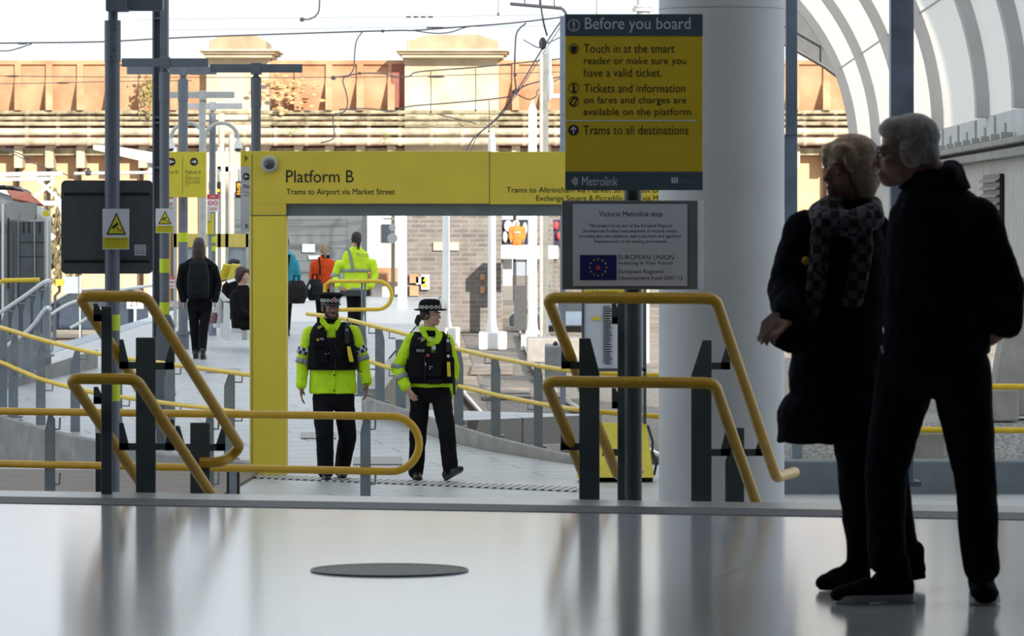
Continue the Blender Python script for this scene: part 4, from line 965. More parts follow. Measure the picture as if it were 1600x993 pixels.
# ================================================================== CABIN, FENCE, CARS, SIGNALS
ca = thing('site_cabin', 'grey-green panelled cabin behind the people on the platform', 'cabin', W(480,520,113))
bpx('body', M_CABIN, ca, (360,300,566,545,113,4), bevel=.03)
mb = MB()
for y in (342,352,366,386,406,424): mb.boxpx(362,y,543,y+1,112.97,.05)
mb.boxpx(542.5,345,543.7,470,112.97,.05); mb.build('seam', mat('cabin_seam',(.10,.12,.13)), ca, smooth=None)
bpx('vent_plate', M_MAST, ca, (472,381,492,394,112.9,.1), bevel=.02); bpx('handle_bar', M_MAST, ca, (482,399,511,405,112.9,.1), bevel=.02)
fe = thing('white_fence', 'low pale barred fence behind the people on the platform', 'fence', W(480,495,107))
mb = MB(); 
for k in range(18): mb.boxpx(440+k*5,468,441.6+k*5,HY+2.05*FPX/107,107,.03)
mb.boxpx(438,467,530,469,107,.04); mb.build('bars', M_PALE, fe, smooth=None)
def car(name, label, x0, x1, ytop, Z, color, dirn=1):
    t = thing(name, label, 'car', W((x0+x1)/2,HY+3.08*FPX/Z,Z)); L = W(x1,0,Z).x-W(x0,0,Z).x; xa = W(x0,0,Z).x; zt = W(0,ytop,Z).z; g = -1.7; H = zt-g
    P = lambda u, h: V(xa+u*L, Z, g+h*H)
    mb = MB(); mb.prism([P(0,.2),P(0,.5),P(.03,.6),P(.22,.66),P(.36,.97),P(.48,1),P(.68,1),P(.84,.68),P(.98,.62),P(1,.5),P(1,.2)],(0,1.7,0)); mb.build('body', color, t, .04, None)
    mb = MB(); mb.prism([P(.27,.68),P(.38,.94),P(.5,.95),P(.5,.68)],(0,-.02,0)); mb.prism([P(.52,.68),P(.52,.95),P(.67,.95),P(.79,.68)],(0,-.02,0)); mb.build('window', M_GLASSD, t, smooth=None)
    for u in (.18,.8):
        mb = MB(); c = P(u,0)+V(0,-.02,.3); mb.cyl(c, c+V(0,.2,0), .3, 20); w_ = mb.build('wheel', M_BLACK, t); mb = MB(); mb.cyl(c-V(0,.01,0), c, .17, 16); mb.build('hub', M_STEEL, w_)
    mb = MB(); mb.tube([P(.22,.68)+V(0,-.02,0),P(.36,.98)+V(0,-.02,0),P(.48,1.01)+V(0,-.02,0),P(.68,1.01)+V(0,-.02,0)],.03,8); mb.build('roof_trim', M_STEEL, t)
car('car','dark blue car parked behind the platform railing, right of the tram worker',556,758,453,121,mat('car_dark_blue',(.03,.045,.08),.25,.2))
car('car','dark blue car beyond the left platform edge, under the square board',10,300,452,112,mat('car_slate',(.045,.065,.10),.3,.2))
car('car','pale blue car behind the dark mesh gate',796,960,470,119,mat('car_pale_blue',(.16,.22,.30),.3,.2))
ps = thing('track_sign', 'small white track sign below the left stair rail loop', 'sign', W(210,505,88)); bpx('plate', M_WHITE, ps, (198,465,224,482,88,.03))
letters('lettering', [('2.1',203,469,214,478)], 87.99, M_INK, ps); mb = MB(); mb.boxpx(209,482,213,505,88.0,.04); mb.build('post', M_PALE, ps, smooth=None)
yb_ = thing('yellow_box', 'yellow junction box on a bent pipe beside the tram', 'box', W(93,470,95)); bpx('box', M_SGY, yb_, (87,436,99,446,95,.2)); 
mb = MB(); mb.tube([W(93,446,95.1),W(93,455,95.1),W(86,462,95.1),W(86,570,95.1)],.03,8); mb.build('pipe', M_WIRE, yb_)
hd = thing('white_hoarding', 'pale hoarding panel beyond the left platform edge', 'panel', W(110,480,110)); bpx('panel', mat('pale_blue_panel',(.33,.38,.45),.6), hd, (99,432,126,458,110,.1)); bpx('post', M_PALE, hd, (124,430,127,534,109.9,.1))
sg = thing('signal_mast', 'white signal mast with round targets left of the white columns', 'signal', W(614,480,120))
mb = MB(); mb.boxpx(611,335,617,530,120,.15); mb.build('shaft', M_STONE, sg, smooth=None)
mb = MB(); mb.cyl(W(613,372,119.8),W(613,372,119.8)+V(0,.1,0),.13,20); mb.cyl(W(613,355,119.8),W(613,355,119.8)+V(0,.1,0),.09,20); mb.build('target', M_MAST, sg)
bpx('bracket', M_MAST, sg, (598,340,616,343,119.8,.1))
hb = thing('white_outbuilding', 'sunlit white outbuilding with a dark window behind the tram worker', 'building', W(592,480,128))
bpx('wall', M_MAST, hb, (564,250,636,530,128,4)); bpx('window', M_GLASSD, hb, (596,350,612,378,127.9,.15)); bpx('sunlit_ground_band', M_RUST, hb, (564,418,636,440,127.6,.4)); bpx('window', M_GLASSD, hb, (560,352,574,372,127.9,.15))  # orange band stands in for sunlit ground at the wall foot
# scrub and embankment at the left
def bush(name, label, px, py, Z, r, m, n=170):
    mb = MB(); c = W(px,py,Z); rnd = random.Random(int(px*7+py))
    for k in range(n):
        v = V(rnd.gauss(0,.5),rnd.gauss(0,.4),rnd.gauss(0,.5)); p = c+V(v.x*r[0],v.y*r[1],v.z*r[2]); mb.sph(p,(r[0]*.13*rnd.uniform(.5,1.3),r[1]*.13,r[2]*.10*rnd.uniform(.5,1.3)),n=8,h=6)
    return tag(mb.build(name, m, None, smooth=80), label, 'bush')
M_SCRUB = mat('dry_scrub',(.16,.14,.075),.95,0,.5,6,.5,20)
bush('scrub_bush','dry brown scrub between the tram and the square board',86,385,134,(.5,.4,1.3),M_SCRUB)
bush('ivy_patch','trailing ivy left of the first stone pier on the viaduct',232,142,138.9,(.28,.15,.55),mat('dry_ivy',(.30,.24,.09),.9,0,.5,8))
bush('ivy_patch','reddish ivy along the viaduct wall right of the first stone pier',450,140,138.9,(.9,.15,.5),mat('dry_ivy_pale',(.55,.33,.17),.9,0,.5,8),70)
bush('weed_clump','bright green weeds on the pipes just left of the white post',605,213,138.3,(.18,.15,.1),M_GREEN,25)
bush('weed_clump','green weeds on the pipes beside the gate lamp post',455,205,138.3,(.28,.15,.12),M_GREEN,25)
# white lattice gantry
lg_ = thing('lattice_gantry', 'white lattice catenary gantry above the tram roof', 'gantry', W(60,330,112))
mb = MB(); mb.cyl(W(-200,275,112),W(97,271,112),.05); mb.cyl(W(-200,283,112),W(84,279,112),.045); mb.cyl(W(-200,312,112),W(100,318,112),.06); mb.build('chord', M_MAST, lg_)
mb = MB()
for a,b in (((0,290),(50,312)),((50,312),(85,282)),((60,282),(98,316)),((-60,312),(-20,280)),((-20,280),(20,312)),((85,300),(100,340))): mb.cyl(W(*a,112),W(*b,112),.04,8)
mb.build('diagonal', M_MAST, lg_)
mb = MB(); mb.cyl(W(58,318,112),W(58,545,112),.06,10); mb.build('leg', M_MAST, lg_); mb = MB(); mb.sph(W(79,370,111.9),(.1,.1,.1)); mb.build('lamp_globe', M_MAST, lg_)
g2 = thing('bracket_arm', 'pale horizontal bracket arm in front of the lower viaduct wall', 'arm', W(180,275,100)); mb = MB(); mb.cyl(W(116,271,100),W(260,269,100),.035); mb.build('arm', M_PALE, g2); mb = MB(); mb.cyl(W(138,262,100),W(138,274,100),.03); mb.sph(W(138,270,100),(.09,.05,.06)); mb.build('clamp', M_WIRE, g2)
# pale curved trackside canopy at left
cv = thing('curved_canopy', 'pale grey curved canopy edge behind the left pole', 'canopy', W(200,240,110))
mb = MB(); mb.prismpx([(145,226),(180,228),(240,238),(300,252),(300,262),(230,254),(170,240),(145,234)],110,1.5); mb.build('roof_edge', M_RIBG, cv, .02, None); mb = MB(); mb.boxpx(232,254,238,545,110.3,.1); mb.build('post', M_PALE, cv, smooth=None)
# ================================================================== OVERHEAD WIRES
_wz = [0]
def wire(label, pts, Z=100, r=.014, name='overhead_wire', extra=()):
    _wz[0] += 1; Z += .22*(_wz[0]%9)
    P = curve_pts(pts, lambda x: Z, 5)
    if extra:
        t = thing(name, label, 'cable', P[0]); mb = MB(); mb.tube(P, r, 8); mb.build('cable', M_WIRE, t)
        for (x,y,w,h) in extra:
            mb = MB(); mb.sph(W(x,y,Z),(w/FPX*Z,.05,h/FPX*Z),n=12,h=8); mb.build('insulator', M_WIRE, t)
    else:
        mb = MB(); mb.tube(P, r, 8); tag(mb.build(name, M_WIRE, None), label, 'cable')
wire('long black wire sagging above both stone piers', [(-40,68),(30,67),(163,65),(300,58),(600,48),(645,47.5),(720,42),(800,36),(885,26)], 100, .017, extra=((35,68,9,1.6),(598,48.5,3,2.5)))
wire('short slack loop of wire at the top left corner', [(-20,78),(10,79.5),(30,75),(50,68)], 100, .013)
wire('drooping jumper wire under the long black wire before the big sign', [(645,47.5),(680,52),(705,50),(730,42),(760,39)], 100, .014)
wire('hanging cable ending in an insulator at the top of the picture', [(499,-20),(499,12),(494,24),(483,30),(472,30)], 96, .016, extra=((472,30.5,4,3.5),))
wire('curly dropper cable left of the second stone pier', [(566,50),(557,64),(554,85),(553,105),(547,116),(538,121),(536,128),(541,145),(543,163),(537,175),(523,178)], 100, .014)
wire('dark cable dropping behind the gate top left of the second pier', [(523,178),(520,186),(522,205),(520,217),(501,223)], 100, .014)
wire('wire with insulators crossing the second stone pier', [(521,121),(545,118),(562,114.5),(600,115),(618,120),(640,119),(655,112),(745,105),(843,95),(885,91)], 100, .015, extra=((521,121.5,4,3.5),(562,114.5,3,2.5)))
wire('lower wire rising from the pipes to the edge of the yellow sign', [(530,171),(565,169.5),(590,171),(612,174),(640,166),(700,161),(765,155),(800,149),(822,133),(884,118)], 100, .015)
wire('thin reddish wire low across the viaduct parapet', [(-40,118),(130,120),(400,121),(600,120),(660,119),(885,112)], 118, .01, extra=((20,119,12,1.5),(682,120,14,1.5)))
wire('thin wire with an insulator across the left parapet panels', [(-40,131),(60,130),(100,129),(190,127),(300,126)], 118, .01, extra=((98,129.5,11,1.4),))
for x,y0,y1,l in ((673,110,175,'left vertical dropper wire over the second pier'),(743,105,172,'middle vertical dropper wire over the second pier'),(764,155,205,'right vertical dropper wire below the catenary')):
    wire(l, [(x,y0),(x+.5,(y0+y1)/2),(x,y1)], 100, .009, 'dropper_wire', ((x,y1,1.6,2),))
wire('contact wire running down to the two pantograph droppers', [(682,178),(720,187),(744,193)], 100, .013)
wire('steep wire pair descending from the sign corner to the gate top', [(884,22),(845,80),(815,130),(778,182),(742,214),(728,236)], 99, .017)
wire('thinner wire beside the steep wire pair', [(888,24),(848,84),(820,128),(783,180),(748,210),(736,236)], 99, .010)
wire('black cable loop dropping beside the white mast', [(822,36),(808,50),(805,75),(804,110),(804,118),(806,138),(802,148)], 99, .018, extra=((805,117,3,2.5),(803,144,3,4)))
wire('dark jumper bundle running up from the mast insulators', [(843,-10),(846,15),(850,38),(855,56)], 98, .02, extra=((848,68,6,10),))
wire('catenary jumper looping at the left edge of the sign', [(806,146),(825,155),(838,150),(842,140),(884,118)], 99, .012)
wire('thin stay wire from the mast insulator to the left', [(818,62),(840,74),(850,70),(876,58)], 98, .012)
wire('small black wire drooping on the viaduct above the left board', [(-10,225),(20,240),(60,258),(97,270),(120,282)], 112, .012)
wire('dark wire above the left end of the lower wall', [(3,229),(30,240),(50,247)], 112, .014)
bm_ = thing('cantilever_frame', 'black steel cantilever frame at the top left of the yellow sign', 'frame', W(880,14,98))
mb = MB(); mb.cyl(W(797,6,98),W(878,13,98),.035); mb.tube([W(878,13,98),W(884,20,98),W(884,30,98)],.03); mb.build('tube', M_WIRE, bm_)
mb = MB()
for x in (820,843,866): mb.cyl(W(x,-20,98),W(x,10,98),.012,8)
mb.build('dropper', M_WIRE, bm_)
hb_ = thing('hanging_weight', 'tiny hanging weight below the cantilever frame', 'weight', W(778,22,98)); mb = MB(); mb.cyl(W(778.5,-20,98),W(778.5,20,98),.006,6); mb.build('line', M_WIRE, hb_); mb = MB(); mb.cone(W(778.5,24,98),W(778.5,19,98),.03,.01,10); mb.build('weight', M_WIRE, hb_)
for (x0,x1,y,l) in ((612,700,26.5,'floating section insulator high above the second pier'),(655,705,43,'section insulator just above the second pier cap')):
    t = thing('section_insulator', l, 'insulator', W((x0+x1)/2,y,100)); mb = MB(); mb.cyl(W(x0-400,y+4,100),W(x1+180,y-3,100),.004,6); mb.build('wire', M_WIRE, t)
    for k in range(4):
        mb = MB(); mb.sph(W(x0+.3*(x1-x0)+k*.13*(x1-x0),y,100),(.06,.04,.02)); mb.build('disc', M_WIRE, t)
# manhole in the concourse floor
mh = thing('access_cover', 'round brown access cover set in the polished concourse floor', 'cover', V((608.5-800)/FPX*17.95,17.95,.003))
c = V((608.5-800)/FPX*17.95, 17.95, .001)
mb = MB(); mb.cyl(c, c+V(0,0,.004), .30, 64); mb.build('plate', mat('cover_brown',(.125,.115,.095),.6,0,.25,14,.2,60), mh, smooth=None)
mb = MB(); vs = []; fs = []
for k in range(64):
    a = 2*PI*k/64
    for r in (.304,.297):
        for z in (0,.006): vs.append(c+V(r*math.cos(a), r*math.sin(a), z))
for k in range(64):
    a = 4*k; b = 4*((k+1)%64); fs += [(a,b,b+1,a+1),(a+2,a+3,b+3,b+2),(a+1,b+1,b+3,a+3)]
mb.add(vs, fs); mb.build('rim', M_POST2, mh)
# ================================================================== PEOPLE
def skin_mat(n, c): return mat(n, c, .55, 0, .1, 30)
def cloth(n, c, var=.15, rough=.85, spec=.3): return mat(n, c, rough, 0, var, 12, .12, 140, spec=spec)
M_SK1 = skin_mat('skin_brown', (.21,.115,.078)); M_SK2 = skin_mat('skin_fair', (.52,.31,.23)); M_SK3 = skin_mat('skin_older', (.30,.165,.115))
M_LIP = mat('lip', (.20,.07,.06), .5); M_EYEW = mat('eye_white', (.5,.48,.45), .3); M_IRIS = mat('eye_dark', (.012,.009,.008), .2)
M_HIVIS = cloth('hivis_yellow', (.52,.80,.012), .08, .7); M_HIVIS2 = cloth('hivis_yellow_bright', (.62,.86,.03), .08, .7)
M_REFL = mat('reflective_grey', (.26,.29,.28), .4, 0, .08, 20)
M_CBLK = cloth('black_cloth', (.008,.008,.010), .2, .9, .12); M_VEST = cloth('vest_black', (.006,.006,.008), .2, .85, .15); M_NAVY = cloth('navy_black_cloth', (.005,.006,.010), .2, .95, .06)
M_SHOE = mat('black_leather', (.009,.009,.010), .4, 0, .1); M_SOLE = mat('pale_sole', (.75,.76,.78), .6, 0, .1)
M_HAIRD = mat('dark_hair', (.014,.010,.009), .55, 0, .4, 60, .3, 200); M_HAIRB = mat('brown_hair', (.026,.015,.011), .5, 0, .4, 60, .3, 200)
M_HAIRG = mat('grey_hair', (.40,.37,.37), .7, 0, .25, 60, .5, 220); M_HAIRBL = mat('blonde_hair', (.42,.30,.19), .65, 0, .3, 60, .5, 220)
M_CHK = checker_mat('checker_band', (.62,.62,.62), (.008,.008,.009), 30, 3); M_CHK2 = checker_mat('sleeve_checker', (.45,.5,.6), (.01,.012,.03), 16, 2)
M_TASER = mat('taser_yellow', (.72,.52,.02), .5)
def face_dir(yaw): return V(math.sin(yaw), -math.cos(yaw), 0)
def Rz(yaw, pitch=0): return Matrix.Rotation(yaw, 3, 'Z') @ Matrix.Rotation(pitch, 3, 'X')
def add_head(mb, c, R, k=1, neck=None, old=False):
    P = lambda x,y,z: c+R@(V(x,y,z)*k)
    S = lambda p, r: mb.sph(P(*p), tuple(q*k for q in r), R, 18, 12)
    S((0,.012,.035),(.075,.094,.083)); S((0,-.030,-.025),(.060,.064,.084)); S((0,-.060,-.088),(.034,.034,.025)); S((0,-.02,-.07),(.054,.05,.04))
    for s in (-1,1):
        S((s*.034,-.056,-.030),(.030,.030,.032)); S((s*.077,.006,-.012),(.010,.022,.034)); S((s*.010,-.100,-.036),(.009,.010,.008)); S((s*.03,-.083,.018),(.025,.013,.010))
    mb.chain([P(0,-.088,.010),P(0,-.106,-.022),P(0,-.113,-.034)],[.009*k,.011*k,.011*k],10)
    S((0,-.092,-.062),(.022,.011,.006)); S((0,-.090,-.073),(.019,.011,.007)); S((0,-.07,-.08),(.03,.03,.02))
    if neck is not None: mb.chain([P(0,.012,-.05), neck], [.056*k, .062*k], 16)
def face_parts(t, c, R, k, skin_b, brow=M_HAIRD, parent=None):
    P = lambda x,y,z: c+R@(V(x,y,z)*k)
    for s in (-1,1):
        mb = MB(); mb.sph(P(s*.031,-.0835,-.003), (.013*k,.008*k,.0075*k), R, 12, 8); e = mb.build('eye', M_EYEW, t); mb = MB(); mb.sph(P(s*.031,-.0885,-.003), (.0062*k,.004*k,.0062*k), R, 12, 8); mb.build('iris', M_IRIS, e)
        mb = MB(); mb.chain([P(s*.016,-.0965,.019),P(s*.034,-.0955,.024),P(s*.05,-.082,.018)],[.0035*k,.0042*k,.003*k],8); mb.build('eyebrow', brow, t)
    mb = MB(); mb.chain([P(-.021,-.095,-.067),P(0,-.1035,-.066),P(.021,-.095,-.067)],[.003*k,.0045*k,.003*k],8); mb.build('lips', M_LIP, t)
def add_hand(mb, w, d, n, side, k=1, curl=.5):
    d = Vector(d).normalized(); n = Vector(n); n = (n-d*n.dot(d)).normalized(); x = d.cross(n)*side
    M = Matrix((x, d, n)).transposed()
    mb.sph(w+d*.048*k, (.041*k,.052*k,.017*k), M, 14, 10)
    mb.chain([w-d*.02*k, w+d*.02*k],[.027*k,.027*k],10)
    for i, (o, L) in enumerate(((-.033,.066),(-.011,.076),(.011,.072),(.033,.056))):
        p = w+d*.088*k+x*o*k; a = .25*curl; pts = [p-d*.02*k, p]; 
        for q, f in enumerate((.45,.32,.23)):
            dd = d*math.cos(a)+n*math.sin(a); p = p+dd*L*f*k*1.1; pts.append(p); a += .55*curl
        mb.chain(pts, [.0085*k,.0085*k,.008*k,.0075*k,.0065*k], 8)
    b = w+d*.022*k-x*.03*k
    mb.chain([b, b+(d*.6-x*.6+n*.35)*.042*k, b+(d*.6-x*.6+n*.35)*.042*k+(d*.85-x*.15+n*.4)*.03*k],[.013*k,.0105*k,.0085*k],8)
def shoe(t, heel, toe, m=M_SHOE, sole=None, flat=True, k=1, lift=0, name='shoe'):
    h = Vector(heel); e = Vector(toe); d = (e-h); L = d.length; d.normalize(); up = V(0,0,1); x = d.cross(up).normalized(); up = x.cross(d).normalized()
    M = Matrix((x, d, up)).transposed(); mb = MB()
    for (u, r, z) in ((.10,(.036,.036,.05),.045),(.30,(.037,.06,.055),.045),(.55,(.042,.07,.042),.036),(.78,(.045,.06,.032),.028),(.9,(.038,.04,.026),.024)):
        mb.sph(h+d*L*u+up*z*k, tuple(q*k for q in r), M, 14, 10)
    mb.chain([h+d*L*.16+up*.05*k, h+d*L*.18+V(0,0,1)*.12*k],[.042*k,.04*k],12)
    me = melt(mb, .008*k, 3)
    for v in me.vertices:
        q = (v.co-h).dot(up)
        if q < .004: v.co += up*(.004-q)
    me.materials.append(m); o = link_mesh(name, me, None, t)
    pts = []
    for u, w in ((-.03,.012),(0,.03),(.12,.037),(.35,.036),(.6,.043),(.8,.047),(.93,.034),(1.0,.012)): pts.append((u,w))
    poly = [h+d*L*u+x*w*k for u,w in pts]+[h+d*L*u-x*w*k for u,w in reversed(pts)]
    mb = MB(); mb.prism(poly, up*.024*k); mb.build('sole', sole or M_SHOE, o, .004, None); return o
def shell_part(t, name, rings, yaw, m, Z, keep, thick=.015, n=40, sub=4, p=2.3):
    """garment shell wrapped round rings (y, xc, hw_px, depth_m, dy); keep(angle, y) chooses the faces"""
    rr = []
    for a, b in zip(rings, rings[1:]):
        for k in range(sub): u = k/sub; rr.append([a[i]+(b[i]-a[i])*u for i in range(5)])
    rr.append(list(rings[-1])); vs = []; cy, sy = math.cos(yaw), math.sin(yaw)
    for (y,xc,hw,dp,dy) in rr:
        c = W(xc,y,Z+dy); rx = hw/FPX*Z
        for i in range(n):
            a = 2*PI*i/n; ca, sa = math.cos(a), math.sin(a); X = rx*math.copysign(abs(ca)**(2/p),ca); Y = dp*math.copysign(abs(sa)**(2/p),sa); vs.append(c+V(X*cy-Y*sy,X*sy+Y*cy,0))
    fs = []
    for k in range(len(rr)-1):
        ym = (rr[k][0]+rr[k+1][0])/2
        for i in range(n):
            if keep(2*PI*(i+.5)/n, ym): fs.append((k*n+i,k*n+(i+1)%n,(k+1)*n+(i+1)%n,(k+1)*n+i))
    mb = MB(); mb.add(vs, fs); o = mb.build(name, m, t, smooth=60); s_ = o.modifiers.new('t','SOLIDIFY'); s_.thickness = thick; s_.offset = 0
    return o
def limb_band(t, name, a, b, ra, rb, m, uvn=1):
    a = Vector(a); b = Vector(b); d = b-a; q = d.to_track_quat('Z','Y').to_matrix(); n = 24; vs = []; fs = []
    for p, r in ((a,ra),(b,rb)):
        for i in range(n+1): an = 2*PI*i/n; vs.append(p+q@V(r*math.cos(an), r*math.sin(an), 0))
    for i in range(n): fs.append((i,i+1,n+2+i,n+1+i))
    mb = MB(); mb.add(vs, fs); me = mb.me(name, False); uv = me.uv_layers.new(name='UVMap')
    for l in me.loops:
        i = l.vertex_index; uv.data[l.index].uv = ((i%(n+1))/n, i//(n+1))
    me.materials.append(m); me.polygons.foreach_set('use_smooth',[True]*len(me.polygons)); o = link_mesh(name, me, None, t); s_ = o.modifiers.new('t','SOLIDIFY'); s_.thickness = .006; s_.offset = 0; return o
def ring_band(t, name, rings, yaw, m, Z, sx=1, keep=None, n=48):
    """closed garment band with UVs between two rings"""
    vs = []; cy, sy = math.cos(yaw), math.sin(yaw); fs = []
    for (y,xc,hw,dp,dy) in rings:
        c = W(xc,y,Z+dy); rx = hw/FPX*Z
        for i in range(n+1):
            a = 2*PI*i/n; X = rx*math.cos(a); Y = dp*math.sin(a); vs.append(c+V(X*cy-Y*sy,X*sy+Y*cy,0))
    for k in range(len(rings)-1):
        for i in range(n):
            if keep is None or keep(2*PI*(i+.5)/n): fs.append((k*(n+1)+i,k*(n+1)+i+1,(k+1)*(n+1)+i+1,(k+1)*(n+1)+i))
    mb = MB(); mb.add(vs, fs); me = mb.me(name, False); uv = me.uv_layers.new(name='UVMap')
    for l in me.loops: i = l.vertex_index; uv.data[l.index].uv = ((i%(n+1))/n, (i//(n+1))/(len(rings)-1))
    me.materials.append(m); me.polygons.foreach_set('use_smooth',[True]*len(me.polygons)); o = link_mesh(name, me, None, t); s_ = o.modifiers.new('t','SOLIDIFY'); s_.thickness = .004; s_.offset = 1; return o
def rpx(mb, rings, Z, yaw, grow=0, p=2.3):
    mb.rings([(W(xc,y,Z+dy), hw/FPX*Z+grow, dp+grow, yaw) for (y,xc,hw,dp,dy) in rings], 32, p)
def bodypart(t, name, mb, m, vox, sm=4, disp=0, ds=.1):
    me = melt(mb, vox, sm, disp, ds); me.materials.append(m); return link_mesh(name, me, None, t)
def dressed(label, Z, foot, head, torso, yaw, arms, legs, jacket, trousers, skin, hands=True, vox=.006, jacket_r=(.078,.062,.052), leg_r=(.098,.075,.062), coat=None, hand_curl=.6, disp=.012, hem=None, group=None, hand_k=1.0):
    """head: (px,py,dy,yaw,pitch,k); torso rings top row = neck; arms: [(sh,el,wr,hand_dir,palm_n,side)]; legs: [(hip,kn,an)]"""
    t = thing('person', label, 'person', foot, group)
    q = lambda p: W(p[0],p[1],Z+p[2])
    hx, hy, hdy, hyaw, hp, hk = head
    c = W(hx,hy,Z+hdy); R = Rz(hyaw, hp)
    nb = torso[-1]; neck = W(nb[1],nb[0]+4,Z+nb[4])
    mb = MB(); add_head(mb, c, R, hk, neck)
    rpx(mb, [(y,xc,max(4,hw*.80),dp*.78,dy) for (y,xc,hw,dp,dy) in torso], Z, yaw)
    for (sh,el,wr,hd,pn,side) in arms:
        mb.chain([q(sh),q(el),q(wr)],[jacket_r[0]*.7,jacket_r[1]*.66,.028],12)
        if hands: add_hand(mb, q(wr), hd, pn, side, hand_k, hand_curl)
    for (hi,kn,an) in legs:
        mb.chain([q(hi),q(kn),q(an)],[leg_r[0]*.78,leg_r[1]*.75,.042],12)
    bodypart(t, 'body', mb, skin, vox, 2)
    mb = MB(); rpx(mb, torso, Z, yaw)
    for (sh,el,wr,hd,pn,side) in arms:
        mb.chain([q(sh),q(el),q(wr)-(q(wr)-q(el)).normalized()*.012],[jacket_r[0],jacket_r[1],jacket_r[2]],16)
    jk = bodypart(t, 'jacket', mb, jacket, vox*1.3, 4, disp, .07)
    mb = MB(); y0 = torso[0]
    if hem is None:
        hipz = [q(l[0]) for l in legs]; hc = sum(hipz, V(0,0,0))/len(hipz)
        mb.rings([(hc-V(0,0,.10),.13,.10,yaw),(hc-V(0,0,.02),y0[2]/FPX*Z*.86,y0[3]*.88,yaw),(hc+V(0,0,.12),y0[2]/FPX*Z*.84,y0[3]*.86,yaw)],28)
    for (hi,kn,an) in legs: 
        A, K, N = q(hi), q(kn), q(an); mb.chain([A,A.lerp(K,.5),K,K.lerp(N,.5),N],[leg_r[0],(leg_r[0]+leg_r[1])*.5,leg_r[1],(leg_r[1]+leg_r[2])*.5,leg_r[2]],16)
    bodypart(t, 'trousers', mb, trousers, vox*1.3, 4, disp*.8, .09)
    return t, c, R, hk
def hair_cap(t, c, R, k, m, style='short', extra=None, disp=.006):
    P = lambda x,y,z: c+R@(V(x,y,z)*k); mb = MB(); S = lambda p, r: mb.sph(P(*p), tuple(q*k for q in r), R, 18, 12)
    S((0,.026,.052),(.083,.093,.080)); S((0,.058,-.005),(.068,.056,.062))
    if style != 'short':
        for s in (-1,1): S((s*.068,.018,.0),(.020,.045,.055))
    if style == 'bob':
        S((0,.02,.06),(.094,.104,.080)); S((0,.055,-.02),(.092,.07,.085)); S((0,.045,-.07),(.082,.06,.05))
        for s in (-1,1):
            S((s*.072,.02,.0),(.030,.066,.085)); S((s*.066,.03,-.06),(.028,.05,.05)); S((s*.03,-.055,.075),(.050,.040,.032)); S((s*.07,-.04,.04),(.022,.035,.05))
    if style == 'crop':
        S((0,-.02,.08),(.07,.07,.045))
        for s in (-1,1): S((s*.064,.035,.035),(.020,.042,.045))
    if extra: extra(mb, P, k)
    me = melt(mb, .006, 3, disp, .03); me.materials.append(m); return link_mesh('hair', me, None, t)
D = (0,0,-1)
# ---------------------------------------------------------------- policeman
ZP = 44.1
tor = [(614,520,37.5,.155,0),(592,520,36.5,.145,0),(570,520,35,.135,0),(545,519,36,.138,0),(524,518,37,.135,0),(513,518,31,.115,0),(505,517,19,.09,0),(498,517,12.5,.075,-.01)]
arms = [((485,522,0),(473,566,.0),(471,603,-.06),(0,-.15,-1),(.4,0,0),1),((551,520,0),(566,561,.02),(573,597,-.03),(0,-.1,-1),(-.4,0,0),-1)]
legs = [((505,622,0),(507,682,-.14),(509,736,-.06)),((537,622,0),(543,684,.06),(534,733,.32))]
t, c, R, k = dressed('police officer in a checkered peaked cap and bright yellow jacket walking beside the gate leg', ZP, V(W(520,0,ZP).x,ZP,gz(ZP)), (516.5,480,-.02,.36,.0,.97), tor, 0, arms, legs, M_HIVIS, M_CBLK, M_SK1, vox=.005, leg_r=(.104,.086,.076), disp=.018)
face_parts(t, c, R, k, M_SK1)
hair_cap(t, c, R, k, M_HAIRD, 'crop', disp=.002)
P = lambda x,y,z: c+R@(V(x,y,z)*k)
mb = MB(); 
for s in (-1,1): mb.chain([P(s*.068,-.01,-.04),P(s*.055,-.055,-.085),P(s*.02,-.088,-.105),P(0,-.093,-.108)],[.008,.012,.012,.012],8)
mb.chain([P(-.03,-.096,-.055),P(0,-.107,-.052),P(.03,-.096,-.055)],[.004,.005,.004],8)
bodypart(t, 'beard', mb, M_HAIRD, .004, 2)
capb = lambda z, r, ry: (P(0,.008,z), r*k, ry*k)
mb = MB(); mb.rings([(P(0,.006,.048),.086,.104,.36),(P(0,.004,.088),.090,.108,.36)],36,2); band_z = 0; hat = mb.build('peaked_cap', M_CBLK, t)
mb = MB(); mb.rings([(P(0,.004,.088),.091,.109,.36),(P(0,-.002,.118),.122,.138,.36),(P(0,.004,.130),.124,.138,.36),(P(0,.01,.143),.10,.115,.36),(P(0,.012,.147),.04,.05,.36)],36,2); mb.build('cap_crown', M_CBLK, hat)
vs = []; n = 48
mbm = MB(); fs = []
for zz in (.052,.086):
    for i in range(n+1): a = 2*PI*i/n; vs.append(P(0,.005,zz)+Rz(.36)@V((.0895+(zz-.052)*.1)*math.cos(a),(.1075+(zz-.052)*.1)*math.sin(a),0))
for i in range(n): fs.append((i,i+1,n+2+i,n+1+i))
mbm.add(vs, fs); me = mbm.me('b', False); uv = me.uv_layers.new(name='UVMap')
for l in me.loops: i = l.vertex_index; uv.data[l.index].uv = ((i%(n+1))/n, i//(n+1))
me.materials.append(M_CHK); link_mesh('checker_band', me, None, hat)
mb = MB(); vs = []; fs = []
for i in range(13):
    a = PI+PI*(i+1)/14
    for (r1,r2,z) in ((.088,.105,.050),(.094,.148,.026)): vs.append(P(0,.004,z)+Rz(.36)@V(r1*math.cos(a), r2*math.sin(a), 0))
for i in range(12): fs.append((2*i,2*i+1,2*i+3,2*i+2))
